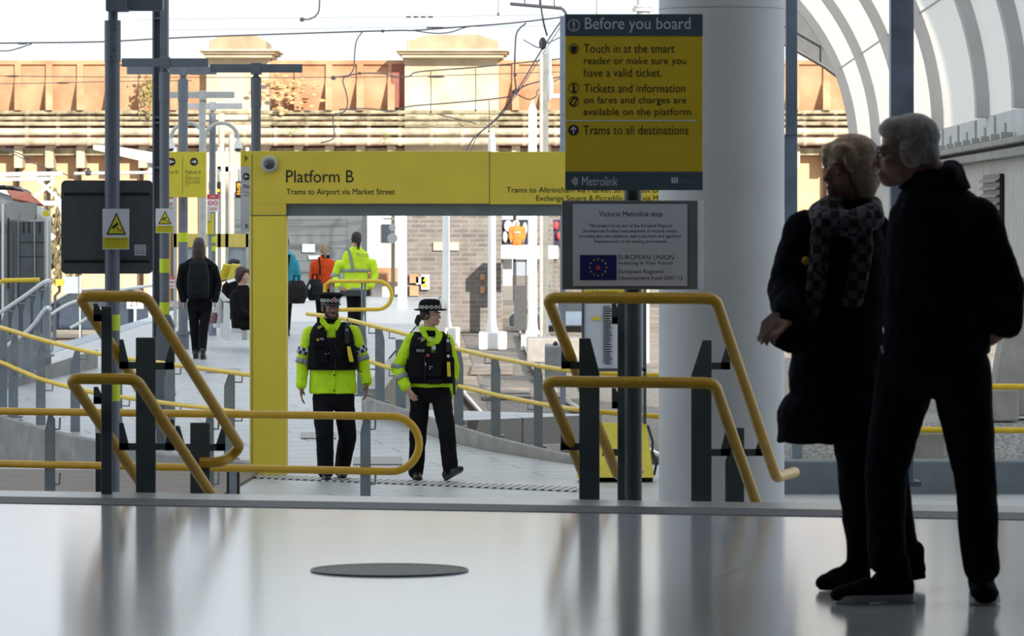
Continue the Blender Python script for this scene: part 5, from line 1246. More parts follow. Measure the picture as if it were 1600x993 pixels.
mb.add(vs, fs); o = mb.build('visor', M_SHOE, hat, smooth=60); s_ = o.modifiers.new('t','SOLIDIFY'); s_.thickness = .006
mb = MB(); mb.sph(P(0,-.121,.078),(.014,.007,.017),R,12,8); b_ = mb.build('cap_badge', M_RED, hat); mb = MB(); mb.chain([P(-.013,-.120,.07),P(0,-.126,.058),P(.013,-.120,.07),P(.012,-.122,.092),P(0,-.127,.104),P(-.012,-.122,.092),P(-.013,-.120,.07)],[.0028]*7,6); mb.build('badge_wreath', M_PALE, b_)
for (h,tt,dz) in (((508,0,.03),(511,0,-.24),0),((535,0,.36),(534,0,.12),0)):
    hx = W(h[0],0,ZP+h[2]).x; tx = W(tt[0],0,ZP+tt[2]).x; zz = gz(ZP)+.004
    shoe(t, V(hx,ZP+h[2],zz+(.035 if h[0] > 520 else 0)), V(tx,ZP+tt[2],zz), M_SHOE)
vr = [(577,520,37.5,.165,-.005),(560,520,37.5,.165,-.005),(540,519.5,38,.165,-.005),(522,518.5,36,.155,-.005),(511,518,31,.13,0),(504,517.5,24,.10,0)]
def keepv(yv, yarm, slope, x0=0):
    def f(a, y):
        ca, sa = math.cos(a), math.sin(a)
        if y < yarm and abs(ca) > .90: return False
        if sa < 0 and y < yv and abs(ca-x0) < (yv-y)*slope: return False
        return True
    return f
ve = shell_part(t, 'stab_vest', vr, 0, M_VEST, ZP, keepv(533,538,.0135), .02)
def box_on(parent, name, x0,y0,x1,y1, dy, d, m, bev=.006): return bpx(name, m, parent, (x0,y0,x1,y1,ZP+dy,d), bevel=bev)
box_on(ve,'pouch',492,546,512,568,-.20,.05,M_VEST); box_on(ve,'pouch',490,528,505,542,-.19,.04,M_VEST); box_on(ve,'pouch',515,545,534,560,-.20,.04,M_VEST)
box_on(ve,'zip',523.6,536,525,575,-.195,.03,M_BLACK,0)
mb = MB(); mb.boxpx(539,508,545,536,ZP-.17,.05); mb.cyl(W(543,508,ZP-.15),W(543,496,ZP-.15),.004); rd = mb.build('radio', M_BLACK, ve, .005, None); box_on(rd,'radio_screen',539.8,513,544,517,-.174,.006,M_POST2,0)
mb = MB(); mb.prism([W(542,541,ZP-.22),W(547,541,ZP-.22),W(552,560,ZP-.22),W(553,565,ZP-.22),W(546,565,ZP-.22),W(544,556,ZP-.22)],(0,.05,0)); mb.build('taser', M_TASER, ve, .006, None)
mb = MB(); mb.prism([W(551,545,ZP-.2),W(557,548,ZP-.2),W(559,568,ZP-.2),W(555,574,ZP-.2),W(548,566,ZP-.2)],(0,.06,0)); mb.build('holster', M_VEST, ve, .006, None)
mb = MB(); mb.tube([W(555,570,ZP-.17),W(557,577,ZP-.17),W(561,580,ZP-.17),W(565,580,ZP-.17)],.006,8); mb.build('radio_cord', M_BLACK, ve)
mb = MB(); mb.prismpx([(495.5,510),(503,507.5),(503.5,511),(497,514)],ZP-.165,.02); mb.build('call_sign_tag', mat('olive_tag',(.40,.36,.06)), ve, smooth=None)
mb = MB(); disc(mb,496.5,530.5,ZP-.195,2.2,.01,16); mb.build('badge', M_RAIL, ve, smooth=None)
letters('lettering', [('POL',500,527.5,506.5,531)], ZP-.196, M_INKW, ve)
box_on(ve,'name_strip',513.5,526,517,528,-.176,.01,M_RED,0)
mb = MB(); mb.boxpx(508,552,510,553,ZP-.205,.01); mb.boxpx(513,551,514,552.5,ZP-.205,.01); mb.build('stud', M_PALE, ve, smooth=None)
q = lambda p: W(p[0],p[1],ZP+p[2])
for (a,b) in (((474.5,542,0),(474,551,0)),((563,540,.015),(566,549,.02))):
    limb_band(t,'checker_armband',q((478.2,543.5,.0)) if a[0]<500 else q((559.5,541.5,.012)), q((475.6,553.5,.0)) if a[0]<500 else q((563.2,551,.016)), .0755,.072, M_CHK2)
limb_band(t,'reflective_band',q((474.8,560,.0)),q((472.8,568,-.002)),.071,.068,M_REFL); limb_band(t,'reflective_band',q((564.2,555,.018)),q((566.4,563,.018)),.070,.067,M_REFL)
mb = MB(); mb.boxpx(519,576,523,611,ZP-.163,.03); fl = mb.build('storm_flap', M_HIVIS, t, .004, None)
for y in (585.5,610): mb = MB(); mb.cyl(W(522.5,y,ZP-.163),W(522.5,y,ZP-.163)-V(0,.01,0),.009,10); mb.build('snap_button', M_BLACK, fl)
for sgn, pts in ((-1,[(499.5,496),(503.5,494),(516,511),(512,517),(500,504)]),(1,[(532.5,499),(529,497),(522.5,511),(526.5,517),(533,505)])):
    mb = MB(); mb.prismpx(pts, ZP-.15, .035); mb.build('collar', M_HIVIS, t, .008, None)
mb = MB(); mb.rings([(W(517,507,ZP-.02),.075,.075,0),(W(517,497,ZP-.02),.073,.072,0)],24,2); mb.build('black_collar', M_CBLK, t)
limb_band(t,'watch_strap',q((572.4,596.5,-.028)),q((573,600,-.03)),.037,.036,M_BLACK)
# ---------------------------------------------------------------- policewoman
tor = [(604,671,35,.140,0),(590,671,34,.135,0),(570,671,31,.125,0),(548,671,32,.135,0),(533,670.5,31.5,.13,0),(524,670,26,.11,0),(517,670,15,.085,0),(510,670.5,10,.065,0)]
arms = [((645,532,0),(621,574,-.03),(634,604,-.16),(.55,-.3,-.8),(.5,.3,0),1),((696,532,0),(708,574,.05),(704,612,.03),(0,-.1,-1),(-.4,0,0),-1)]
legs = [((657,612,0),(653,680,.08),(650,737,.12)),((688,612,0),(698,672,-.10),(704,734,-.12))]
pwyaw = 1.12
t, c, R, k = dressed('police officer in a checkered bowler hat and open yellow jacket striding past the ramp railing', ZP, V(W(668,0,ZP).x,ZP,gz(ZP)), (672.5,491,-.02,pwyaw,.0,.93), tor, .10, arms, legs, M_HIVIS, M_CBLK, M_SK2, vox=.005, jacket_r=(.074,.064,.056), leg_r=(.100,.082,.072), disp=.018)
face_parts(t, c, R, k, M_SK2)
def pt(mb, P, k): mb.chain([P(0,.10,-.015),P(0,.135,-.03),P(.0,.15,-.075),P(0,.14,-.115)],[.02*k,.03*k,.03*k,.012*k],10)
hair_cap(t, c, R, k, M_HAIRD, 'mid', pt, .004)
P = lambda x,y,z: c+R@(V(x,y,z)*k)
mb = MB(); 
mb.rings([(P(0,.004,.048),.094,.112,pwyaw),(P(0,.004,.075),.096,.114,pwyaw),(P(0,.004,.115),.092,.108,pwyaw),(P(0,.004,.145),.075,.09,pwyaw),(P(0,.004,.158),.04,.05,pwyaw)],40,2); hat = mb.build('bowler_hat', M_CBLK, t, smooth=80)
mb = MB(); mb.rings([(P(0,.004,.050),.094,.112,pwyaw),(P(0,0,.040),.122,.145,pwyaw),(P(0,0,.049),.140,.165,pwyaw),(P(0,0,.054),.138,.163,pwyaw),(P(0,.004,.060),.094,.112,pwyaw)],40,2); mb.build('brim', M_CBLK, hat, smooth=80)
vs = []; fs = []; mbm = MB()
for zz in (.060,.094):
    for i in range(n+1): a = 2*PI*i/n; vs.append(P(0,.004,zz)+Rz(pwyaw)@V((.0975-(zz-.06)*.03)*math.cos(a),(.1155-(zz-.06)*.03)*math.sin(a),0))
for i in range(n): fs.append((i,i+1,n+2+i,n+1+i))
mbm.add(vs, fs); me = mbm.me('b', False); uv = me.uv_layers.new(name='UVMap')
for l in me.loops: i = l.vertex_index; uv.data[l.index].uv = ((i%(n+1))/n, i//(n+1))
me.materials.append(M_CHK); link_mesh('checker_band', me, None, hat)
mb = MB(); mb.sph(P(0,-.114,.102),(.012,.006,.016),R,12,8); b_ = mb.build('hat_badge', mat('silver_badge',(.55,.53,.52),.3,.6), hat); mb = MB(); mb.sph(P(0,-.12,.10),(.006,.004,.008),R,10,6); mb.build('badge_centre', M_RED, b_)
mb = MB(); mb.chain([P(.078,-.0,-.02),P(.080,.0,-.035)],[.010,.008],8); mb.chain([P(-.078,-.0,-.02),P(-.080,.0,-.035)],[.010,.008],8); mb.build('earpiece', M_BLACK, t)
z0 = gz(ZP)+.004
shoe(t, V(W(650,0,ZP+.2).x,ZP+.2,gz(ZP)+.004), V(W(650,0,ZP-.06).x+.02,ZP-.06,gz(ZP)+.004), M_SHOE)
shoe(t, V(W(697,0,ZP-.12).x,ZP-.12,gz(ZP)+.004), V(W(723,0,ZP-.2).x,ZP-.22,gz(ZP)+.105), M_SHOE)
vr = [(598,672,36.5,.165,-.005),(580,672,36.5,.165,-.005),(560,672,36.5,.165,-.005),(540,671.5,35,.155,-.005),(528,671,31,.13,0),(519,670.5,24,.10,0)]
ve = shell_part(t, 'stab_vest', vr, .10, M_VEST, ZP, keepv(552,562,.0125,.05), .02)
box_on(ve,'pouch',645,566,662,590,-.205,.05,M_VEST); box_on(ve,'pouch',665,562,690,588,-.205,.05,M_VEST); box_on(ve,'pouch',668,592,690,600,-.2,.05,M_VEST)
box_on(ve,'zip',663,556,664.4,596,-.2,.04,M_BLACK,0); box_on(ve,'zip_pull',664,566,665.4,571,-.215,.01,M_PALE,0)
mb = MB(); mb.boxpx(697,527,703,549,ZP-.15,.06); mb.cyl(W(699,527,ZP-.13),W(699,516,ZP-.13),.004); rd = mb.build('radio', M_BLACK, ve, .005, None); box_on(rd,'radio_screen',698,529.5,702,534,-.154,.006,M_PLATE,0)
mb = MB(); mb.prism([W(698,565,ZP-.2),W(703.5,565,ZP-.2),W(704,578,ZP-.2),W(705,588,ZP-.2),W(699,588,ZP-.2)],(0,.05,0)); mb.build('taser', M_TASER, ve, .006, None)
mb = MB(); mb.prism([W(700,556,ZP-.19),W(709,558,ZP-.19),W(710,590,ZP-.19),W(704,594,ZP-.19),W(697,591,ZP-.19)],(0,.06,0)); mb.build('holster', M_VEST, ve, .006, None)
mb = MB(); mb.prism([W(707,590,ZP-.15),W(711,590,ZP-.15),W(712,616,ZP-.15),W(708,616,ZP-.15)],(0,.02,0)); mb.build('baton_strap', M_BLACK, ve, smooth=None)
letters('lettering', [('POLICE',651,545.5,663,549.5),('LICE',671,526,679,532)], ZP-.19, M_INKW, ve)
mb = MB(); mb.prismpx([(657,530),(664,526),(664.5,530.5),(658,534)],ZP-.16,.02); mb.build('call_sign_tag', mat('olive_tag',(.40,.36,.06)), ve, smooth=None)
mb = MB(); mb.chain([W(653,529,ZP-.16),W(660,527,ZP-.165)],[.006,.006],8); mb.build('pen', mat('violet_pen',(.14,.12,.45)), ve)
mb = MB(); disc(mb,668.5,555,ZP-.2,2.4,.01,14); mb.build('badge', M_RED, ve, smooth=None)
mb = MB(); disc(mb,700.5,556,ZP-.205,2.6,.02,14); mb.build('camera_lens', M_PALE, ve, smooth=None)
letters('lettering', [('GMP',670,571.5,676.5,573.5)], ZP-.208, M_PLATE, ve)
box_on(ve,'stud',671,575,672.5,577,-.208,.006,M_PLATE,0)
box_on(t,'id_card',675.5,540.5,681,546,-.16,.008,M_PLATE,0)
for pts in ([(654,512),(659,506),(665,516),(673,533),(671,536),(660,525)],[(692,521),(684,515),(679,528),(679,548),(684,540),(690,530)]):
    mb = MB(); mb.prismpx(pts, ZP-.145, .03); mb.build('collar', M_HIVIS, t, .008, None)
mb = MB(); mb.prismpx([(663,516),(680,516),(681,530),(677,546),(672,534)],ZP-.115,.03); mb.build('black_shirt', M_CBLK, t, .006, None)
q = lambda p: W(p[0],p[1],ZP+p[2])
limb_band(t,'reflective_band',q((623.5,570,-.03)),q((621.5,577,-.035)),.071,.070,M_REFL); limb_band(t,'reflective_band',q((627,587.5,-.09)),q((630,594.5,-.115)),.065,.063,M_REFL); limb_band(t,'reflective_band',q((706.3,592,.04)),q((705.6,600,.036)),.063,.061,M_REFL)
# ---------------------------------------------------------------- couple: man
ZM = 16.5
tor = [(552,1462,84,.155,0),(500,1468,86,.165,0),(430,1474,90,.17,0),(370,1474,88,.165,0),(330,1470,78,.15,0),(303,1464,58,.125,0),(284,1457,38,.10,0),(268,1452,30,.085,0)]
arms = [((1527,345,-.10),(1569,455,-.12),(1572,508,-.10),(-.75,.45,-.5),(-.3,.6,0),1),((1425,345,.16),(1440,450,.2),(1440,520,.2),(0,0,-1),(0,.5,0),-1)]
legs = [((1500,575,-.05),(1523,738,-.06),(1533,884,-.12)),((1418,575,.06),(1384,735,.06),(1386,872,.0))]
t, c, R, k = dressed('person with short grey hair and glasses in dark clothes, walking left in the foreground', ZM, V(W(1450,0,ZM).x,ZM,0), (1416,238,.0,-1.62,.06,1.05), tor, -.25, arms, legs, M_NAVY, M_NAVY, M_SK3, vox=.007, jacket_r=(.088,.074,.062), leg_r=(.112,.078,.066), disp=.02)
face_parts(t, c, R, k, M_SK3, M_HAIRG)
hair_cap(t, c, R, k, M_HAIRG, 'crop', None, .005)
P = lambda x,y,z: c+R@(V(x,y,z)*k)
mb = MB()
for s in (-1,1):
    mb.tube([P(s*.031+.026*math.cos(2*PI*i/16),-.104+.008*abs(math.cos(2*PI*i/16)),-.004+.018*math.sin(2*PI*i/16)) for i in range(16)], .0022, 6, True)
    mb.tube([P(s*.058,-.098,.004),P(s*.074,-.05,.006),P(s*.081,.0,.006),P(s*.080,.016,-.004)], .0026, 6)
mb.tube([P(-.006,-.108,0),P(.006,-.108,0)], .002, 6); mb.build('glasses', M_BLACK, t)
mb = MB(); mb.rings([(W(1460,296,ZM),.135,.12,-.25),(W(1462,276,ZM+.01),.11,.105,-.25),(W(1465,264,ZM+.02),.095,.10,-.25)],28,2); mb.chain([W(1470,268,ZM+.08),W(1487,268,ZM),W(1482,274,ZM-.09)],[.035,.045,.035],10); bodypart(t,'hood', mb, M_NAVY, .010, 4, .01, .06)
mb = MB(); mb.prismpx([(1376,540),(1380,540),(1381,552),(1378,552)],ZM-.18,.01); mb.build('zip_pull', M_PALE, t, smooth=None)
shoe(t, V(W(1537,0,ZM).x,16.62,.004), V(W(1534,0,ZM).x,16.36,.004), M_NAVY, M_SOLE, k=1.18)
shoe(t, V(W(1424,0,ZM).x,16.50,.004), V(W(1302,0,ZM).x,16.44,.004), M_NAVY, M_SOLE, k=1.12)
# ---------------------------------------------------------------- couple: woman
ZW = 17.1
tor = [(690,1302,88,.165,0),(640,1302,86,.165,0),(612,1304,72,.155,0),(560,1306,72,.15,0),(500,1306,76,.16,0),(430,1306,78,.165,0),(375,1309,74,.155,0),(345,1316,58,.13,0),(326,1326,38,.10,0),(310,1332,27,.08,0)]
arms = [((1258,362,-.02),(1229,452,-.06),(1233,492,-.24),(-.5,-.5,-.4),(.2,.5,-.5),1),((1362,365,.05),(1400,460,.1),(1410,530,.1),(0,0,-1),(.5,0,0),-1)]
legs = [((1338,640,0),(1340,750,.0),(1350,868,.0)),((1368,640,.05),(1390,750,.08),(1412,868,.12))]
t, c, R, k = dressed('person with blonde bobbed hair, dark coat and checked scarf beside the grey-haired person', ZW, V(W(1320,0,ZW).x,ZW,0), (1327,266,-.02,-1.0,.0,.97), tor, -.2, arms, legs, M_NAVY, M_NAVY, M_SK3, vox=.007, jacket_r=(.082,.070,.062), leg_r=(.095,.072,.058), disp=.024)
face_parts(t, c, R, k, M_SK3, M_HAIRB)
hair_cap(t, c, R, k, M_HAIRBL, 'bob', None, .006)
M_SCARF = bpy.data.materials.new('checked_scarf'); M_SCARF.use_nodes = True; _nt = M_SCARF.node_tree; _b = _nt.nodes['Principled BSDF']
_tc = _nt.nodes.new('ShaderNodeTexCoord'); _ch = _nt.nodes.new('ShaderNodeTexChecker'); _ch.inputs['Scale'].default_value = 31; _ch.inputs['Color1'].default_value = (.16,.16,.18,1); _ch.inputs['Color2'].default_value = (.018,.018,.024,1)
_no = _nt.nodes.new('ShaderNodeTexNoise'); _no.inputs['Scale'].default_value = 22; _mx = _nt.nodes.new('ShaderNodeMixRGB'); _mx.blend_type = 'MULTIPLY'; _mx.inputs[0].default_value = .8
_nt.links.new(_tc.outputs['Object'], _ch.inputs[0]); _nt.links.new(_tc.outputs['Object'], _no.inputs[0]); _nt.links.new(_ch.outputs[0], _mx.inputs[1]); _nt.links.new(_no.outputs['Fac'], _mx.inputs[2]); _nt.links.new(_mx.outputs[0], _b.inputs['Base Color']); _b.inputs['Roughness'].default_value = .95
mb = MB()
q = lambda x,y,d: W(x,y,ZW+d)
mb.chain([q(1300,322,-.10),q(1282,334,-.06),q(1290,345,-.13),q(1330,350,-.16),q(1362,338,-.1),q(1362,322,.02)],[.045,.05,.052,.05,.05,.04],12)
def flat_tail(pts, w, th):
    pts = [Vector(p) for p in pts]; rg = []
    for p in pts: rg.append((p, w, th, -.2))
    mb.rings(rg[::-1], 20, 2.6)
flat_tail([q(1283,340,-.14),q(1281,400,-.17),q(1274,450,-.17),q(1262,505,-.17)], .036, .022)
flat_tail([q(1345,345,-.14),q(1348,390,-.165),q(1340,440,-.165),q(1330,480,-.165)], .040, .022)
bodypart(t, 'scarf', mb, M_SCARF, .008, 4, .012, .05)
mb = MB(); mb.sph(q(1259,407,-.165),(.014,.008,.014)); mb.build('coat_button', M_RAIL, t)
shoe(t, V(W(1352,0,ZW).x,ZW-.0,.004), V(W(1280,0,ZW).x,ZW-.12,.004), M_NAVY, M_NAVY, k=1.05)
shoe(t, V(W(1444,0,ZW+.1).x,ZW+.12,.03), V(W(1368,0,ZW+.1).x,ZW+.08,.004), M_NAVY, M_NAVY, k=.9)
hb_ = thing('handbag', 'black handbag at the hip of the person in the checked scarf', 'bag', W(1240,553,ZW-.2))
mb = MB(); mb.prism([q(1203,500,-.26),q(1204,538,-.26),q(1232,552,-.26),q(1275,552,-.26),q(1280,505,-.26),q(1245,492,-.26)],(0,.10,0)); mb.build('body', M_NAVY, hb_, .02, None)
mb = MB(); mb.tube([q(1215,505,-.22),q(1222,480,-.2),q(1250,470,-.19),q(1268,505,-.21)],.009,8); mb.build('strap', M_SHOE, hb_)
lf = thing('folded_leaflet', 'pale folded leaflet held out by the person in the checked scarf beside the white column', 'leaflet', q(1200,535,-.27))
mb = MB(); mb.prism([q(1218,489,-.30),q(1207,487,-.30),q(1190,502,-.32),q(1184,533,-.34),q(1203,517,-.32),q(1219,498,-.30)],(0,.004,0)); mb.build('sheet', mat('pinkish_paper',(.50,.38,.34),.8), lf, smooth=None)
mb = MB(); mb.prism([q(1207,487,-.298),q(1190,502,-.318),q(1187,520,-.327),q(1194,505,-.31),q(1211,489,-.29)],(0,.012,0)); mb.build('fold', M_POST2, lf, smooth=None)
# ---------------------------------------------------------------- people on the platform
def simple(label, x, yfoot, ytop, Z, yaw, jacket, trousers, skin, hair, style='mid', extra=None, arms=None, lean=0, vox=.011, legs=None, hw=1.0, shoes=M_SHOE, headyaw=None, walk=0, group=None, bulk=1.0):
    H = yfoot-ytop; s = FPX/Z; Y = lambda f: yfoot-f*H
    k = H*.132/.231/s
    f = abs(math.cos(yaw)); w = (.125*f+.085*(1-f))*H*hw
    d = (.12*f+.17*(1-f))*bulk
    tor = [(Y(.50),x,w*.82,d,0),(Y(.58),x,w*.80,d,0),(Y(.68),x,w*.86,d*1.02,0),(Y(.76),x,w*.92,d,0),(Y(.81),x,w*.80,d*.85,0),(Y(.84),x,w*.45,d*.65,0),(Y(.87),x,w*.30,d*.5,0)]
    ax = lambda sg: x+sg*w*.95*f; ady = lambda sg: sg*.19*(1-f)
    if arms is None: arms = [((ax(-1),Y(.79),ady(-1)),(ax(-1)-w*.18,Y(.63),ady(-1)),(ax(-1)-w*.1,Y(.50),ady(-1)-.05),D,(.4,0,0),1),((ax(1),Y(.79),ady(1)),(ax(1)+w*.18,Y(.63),ady(1)),(ax(1)+w*.1,Y(.50),ady(1)-.05),D,(-.4,0,0),-1)]
    if legs is None: legs = [((x-w*.36,Y(.50),0),(x-w*.30,Y(.27),walk),(x-w*.28,Y(.05),walk)),((x+w*.36,Y(.50),0),(x+w*.28,Y(.27),-walk),(x+w*.22,Y(.05),-walk*1.4))]
    jr = (.068*bulk,.056*bulk,.048*bulk)
    t, c, R, k = dressed(label, Z, V(W(x,0,Z).x,Z,W(0,yfoot,Z).z), (x,Y(.935),0,headyaw if headyaw is not None else yaw,0,k), tor, yaw if f > .5 else 0, arms, legs, jacket, trousers, skin, vox=vox, jacket_r=jr, leg_r=(.086,.066,.052), disp=.01, group=group)
    hair_cap(t, c, R, k, hair, style, extra, .004)
    fd = face_dir(yaw)
    for l in legs:
        a = W(l[2][0],yfoot,Z+l[2][2]); a.z = gz(Z)+.004 if Z < 100 else W(0,yfoot,Z).z
        shoe(t, a-fd*.07, a+fd*.19, shoes)
    return t, c, R, k, tor, Y
# walking woman with backpack
def longhair(mb, P, k):
    mb.chain([P(0,.06,.02),P(0,.075,-.08),P(0,.085,-.17),P(0,.095,-.24)],[.088*k,.092*k,.085*k,.05*k],14)
    for s in (-1,1): mb.chain([P(s*.05,.05,0),P(s*.055,.07,-.1),P(s*.05,.08,-.2)],[.045*k,.045*k,.035*k],10)
Zk = 65.0; yk = HY+(CAMZ-gz(Zk))*FPX/Zk
am = [((286,418,0),(281,444,.0),(287,470,-.05),D,(.4,0,0),1),((333,418,0),(341,444,.03),(336,470,-.1),D,(-.4,0,0),-1)]
lg2 = [((302,474,0),(304,515,.06),(306,552,.10)),((323,474,0),(318,515,-.05),(317,546,-.18))]
t, c, R, k, tor, Y = simple('person with long brown hair and black clothes walking away along the ramp', 311, yk, 372, Zk, PI, M_CBLK, M_CBLK, M_SK2, M_HAIRB, 'mid', longhair, am, legs=lg2, vox=.009, hw=1.12)
bk = thing('backpack', 'dark navy backpack on the walking person with long brown hair', 'bag', W(310,465,Zk-.2))
mb = MB(); mb.rings([(W(310,466,Zk-.20),.135,.08,0),(W(310,455,Zk-.22),.15,.105,0),(W(310,430,Zk-.22),.15,.105,0),(W(310,412,Zk-.20),.13,.085,0),(W(310,405,Zk-.18),.08,.05,0)],24,2.8); bodypart(bk,'body',mb,cloth('backpack_navy',(.004,.005,.008)),.009,3,.008,.06)
mb = MB(); mb.boxpx(299,438,321,460,Zk-.345,.06); mb.build('front_pocket', cloth('backpack_navy',(.004,.005,.008)), bk, .02, None)
mb = MB(); mb.tube([W(297,410,Zk-.17),W(292,414,Zk-.1),W(290,425,Zk+.08)],.018,8); mb.build('strap', M_CBLK, bk); mb = MB(); mb.tube([W(323,410,Zk-.17),W(329,414,Zk-.1),W(331,425,Zk+.08)],.018,8); mb.build('strap', M_CBLK, bk)
# hi-vis tram worker seen from behind
Zh = 75.5; yh = HY+2.05*FPX/Zh
def pony(mb, P, k): mb.chain([P(0,.10,.045),P(.01,.128,.03),P(.012,.125,-.06),P(.01,.115,-.15)],[.024*k,.034*k,.036*k,.018*k],12)
am = [((530,413,0),(523,432,.03),(528,447,-.22),(.6,-.4,-.3),(.4,0,0),1),((582,411,0),(586,430,0),(580,447,-.1),D,(-.4,0,0),-1)]
t, c, R, k, tor, Y = simple('tram worker with dark ponytail in a yellow hi-vis jacket seen from behind', 556, yh, 363, Zh, PI, M_HIVIS2, M_CBLK, M_SK2, M_HAIRD, 'mid', pony, am, vox=.009, hw=1.14, headyaw=PI+.5, bulk=1.12)
hv = [(Y(.46),556,24.5,.155,0),(Y(.50),556,24.5,.155,0),(Y(.56),556,24,.15,0)]
shell_part(t,'jacket_skirt',[(Y(.40),556,24,.150,0)]+hv,0,mat('grey_green_cloth',(.055,.06,.06),.9),Zh,lambda a,y: y > Y(.455),.012)
shell_part(t,'jacket_hem',hv,0,M_HIVIS2,Zh,lambda a,y: True,.012)
ring_band(t,'reflective_band',[(Y(.455),556,25.2,.160,0),(Y(.48),556,25.2,.160,0)],0,M_REFL,Zh)
ring_band(t,'reflective_band',[(424.5,556,23.4,.152,0),(420,556,23.6,.152,0)],0,M_REFL,Zh)
mb = MB(); mb.prismpx([(542,388),(546,388),(550,402),(554,421),(549,421),(546,404)],Zh-.155,.03); mb.build('reflective_brace', M_REFL, t, smooth=None)
letters('lettering', [('Metrolink',557,394,582,401)], Zh-.175, mat('grey_green_print',(.22,.27,.10)), t)
limb_band(t,'reflective_band',W(524.5,429,Zh+.03),W(523.5,436,Zh-.02),.072,.07,M_REFL)
# woman in orange jacket with blonde ponytail
Zo = 77.5; yo = HY+2.05*FPX/Zo
am = [((491,413,0),(488,430,0),(492,444,-.1),D,(.4,0,0),1),((521,413,0),(523,430,0),(519,444,-.1),D,(-.4,0,0),-1)]
t, c, R, k, tor, Y = simple('person in an orange jacket with a blonde ponytail seen from behind', 506, yo, 380, Zo, PI, cloth('orange_jacket',(.72,.075,.012)), M_CBLK, M_SK2, M_HAIRBL, 'mid', pony, am, hw=1.1, headyaw=PI+.35)
mb = MB(); mb.rings([(W(508,403,Zo),.085,.08,0),(W(508,398,Zo),.07,.07,0)],20,2); mb.build('dark_collar', M_CBLK, t)
mb = MB(); mb.tube([W(498,401,Zo-.12),W(500,415,Zo-.16),W(500,430,Zo-.15)],.012,8); mb.build('dark_seam', M_CBLK, t)
def holdall(label, xs, ys, Z, m):
    b = thing('holdall', label, 'bag', W((xs[0]+xs[1])/2,ys[1],Z)); w = (xs[1]-xs[0])/2/FPX*Z; xc = (xs[0]+xs[1])/2
    mb = MB(); mb.rings([(W(xc,ys[1],Z),w*.7,.10,0),(W(xc,ys[1]-.3*(ys[1]-ys[0]),Z),w,.15,0),(W(xc,ys[0]+.35*(ys[1]-ys[0]),Z),w*.95,.15,0),(W(xc,ys[0]+2,Z),w*.6,.09,0)],24,2.4); bodypart(b,'body',mb,m,.011,3,.02,.12)
    mb = MB(); mb.tube([W(xc-5,ys[0]+6,Z-.05),W(xc-3,ys[0]-6,Z-.03),W(xc+3,ys[0]-6,Z-.03),W(xc+5,ys[0]+6,Z-.05)],.014,8); mb.build('handle', M_CBLK, b)
    mb = MB(); mb.boxpx(xc-6,ys[0]+10,xc+5,ys[1]-7,Z-.17,.08); mb.build('side_pocket', m, b, .02, None)
    return b
M_BAG = cloth('bag_black',(.012,.012,.014))
b = holdall('round black holdall carried by the person in the orange jacket', (478,506), (434,469), Zo-.35, M_BAG)
mb = MB(); mb.prismpx([(481,449),(484,443),(486,447),(483,453)],Zo-.52,.02); mb.build('white_logo_patch', M_INKW, b, smooth=None)
# man in turquoise jacket at the gate leg
Zu = 77; yu = HY+2.05*FPX/Zu
am = [((428,410,0),(424,430,0),(428,446,-.1),D,(.4,0,0),1),((460,410,0),(466,430,0),(460,448,-.15),D,(-.4,0,0),-1)]
t, c, R, k, tor, Y = simple('person in a turquoise jacket half hidden behind the gate leg, seen from behind', 444, yu, 368, Zu, PI, cloth('turquoise_jacket',(.04,.30,.42)), M_CBLK, M_SK1, M_HAIRD, 'crop', None, am, hw=1.05, walk=.1)
mb = MB(); mb.tube([W(452,398,Zu-.13),W(449,415,Zu-.18),W(446,432,Zu-.18)],.022,8); mb.build('bag_strap', M_CBLK, t)
holdall('large black holdall on the hip of the person in turquoise', (445,481), (436,474), Zu-.35, M_BAG)
# person in black hidden behind the gate leg
am = [((392,388,0),(383,384,-.05),(396,374,-.25),(.6,0,.4),(0,.4,0),1),((428,392,0),(432,415,0),(430,440,0),D,(-.4,0,0),-1)]
simple('person in black almost wholly hidden behind the gate leg with one elbow showing', 410, HY+2.05*FPX/82, 362, 82, PI, M_CBLK, M_CBLK, M_SK2, M_HAIRD, 'crop', None, am, hw=1.2, vox=.012)
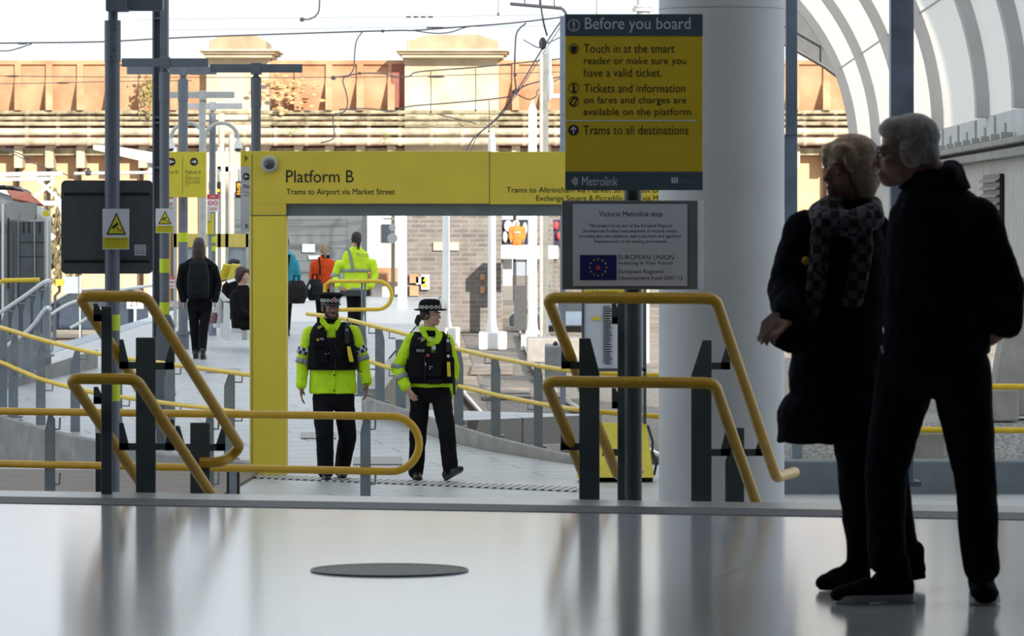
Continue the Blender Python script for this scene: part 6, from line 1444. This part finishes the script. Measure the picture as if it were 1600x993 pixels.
# seated pair on the bench
def seated(label, x, yhead, Z, hair, skin, style, yaw, jacket, yf, extra=None):
    s = FPX/Z; m = lambda v: v*s
    hp = (x+2, yhead+m(.70), .0)
    tor = [(yhead+m(.78),x+1,m(.17),.16,0),(yhead+m(.62),x,m(.17),.16,0),(yhead+m(.42),x-1,m(.185),.17,0),(yhead+m(.28),x-1,m(.18),.16,0),(yhead+m(.21),x,m(.12),.12,0),(yhead+m(.14),x,m(.075),.075,0)]
    am = [((x-m(.10),yhead+m(.30),-.17),(x-m(.02),yhead+m(.56),-.2),(x+m(.22),yhead+m(.62),-.12),(1,0,-.1),(0,.3,-.4),1),((x-m(.04),yhead+m(.30),.17),(x+m(.04),yhead+m(.56),.2),(x+m(.26),yhead+m(.62),.12),(1,0,-.1),(0,-.3,-.4),-1)]
    lg = [((x+2,yhead+m(.72),-.09),(x+m(.42),yhead+m(.70),-.1),(x+m(.42),yf-m(.09),-.1)),((x+2,yhead+m(.72),.09),(x+m(.46),yhead+m(.70),.1),(x+m(.44),yf-m(.09),.1))]
    t, c, R, k = dressed(label, Z, W(x,yf,Z), (x,yhead,0,yaw,.05,.98), tor, 0, am, lg, jacket, M_CBLK, skin, vox=.012, jacket_r=(.075,.06,.05), leg_r=(.095,.075,.06), hem=1, disp=.012, group=None)
    hair_cap(t, c, R, k, hair, style, extra, .004)
    for l in lg:
        a = W(l[2][0],0,Z+l[2][2]); a.z = gz(Z)+.004; shoe(t, a-V(.08,0,0), a+V(.18,0,0), M_SHOE)
    return t, c, R, k
Z1 = 70.4; seated('person with short dark hair in a black coat seated farther along the white bench', 366.5, 417, Z1, M_HAIRD, M_SK2, 'crop', 1.1, M_CBLK, HY+2.05*FPX/Z1)
Z2 = 70.0-1.0; t, c, R, k = seated('person with dark red hair in black seated nearest on the white bench', 379, 430, Z2, mat('auburn_hair',(.03,.012,.010),.5,0,.3,60), M_SK2, 'bob', 1.0, M_CBLK, HY+2.05*FPX/Z2)
# shopping bag on the bench end
pb = thing('carrier_bag', 'white carrier bag standing at the end of the white bench', 'bag', W(340,512,70.3))
mb = MB(); mb.rings([(W(342,512,70.6),.09,.07,0),(W(342,480,70.6),.10,.09,0),(W(340,450,70.6),.06,.04,0)],20,2.4); bodypart(pb,'body',mb,M_MAST,.011,3,.02,.08); mb = MB(); mb.rings([(W(333,505,70.4),.05,.05,0),(W(334,494,70.4),.06,.05,0),(W(336,488,70.4),.03,.03,0)],16,2); mb.build('printed_patch', mat('bag_print',(.25,.12,.12),.8,0,.5,40), pb)
# distant orange worker on the white parapet
t, c, R, k, tor, Y = simple('worker in an orange hi-vis suit and white helmet beyond the white columns', 808, 404, 344, 117.6, 0, cloth('hivis_orange',(.95,.22,.05)), cloth('hivis_orange',(.95,.22,.05)), M_SK2, M_MAST, 'crop', None, None, vox=.016, hw=1.25)
ring_band(t,'reflective_band',[(Y(.70),808,6.6,.17,0),(Y(.67),808,6.6,.17,0)],0,M_MAST,117.6)
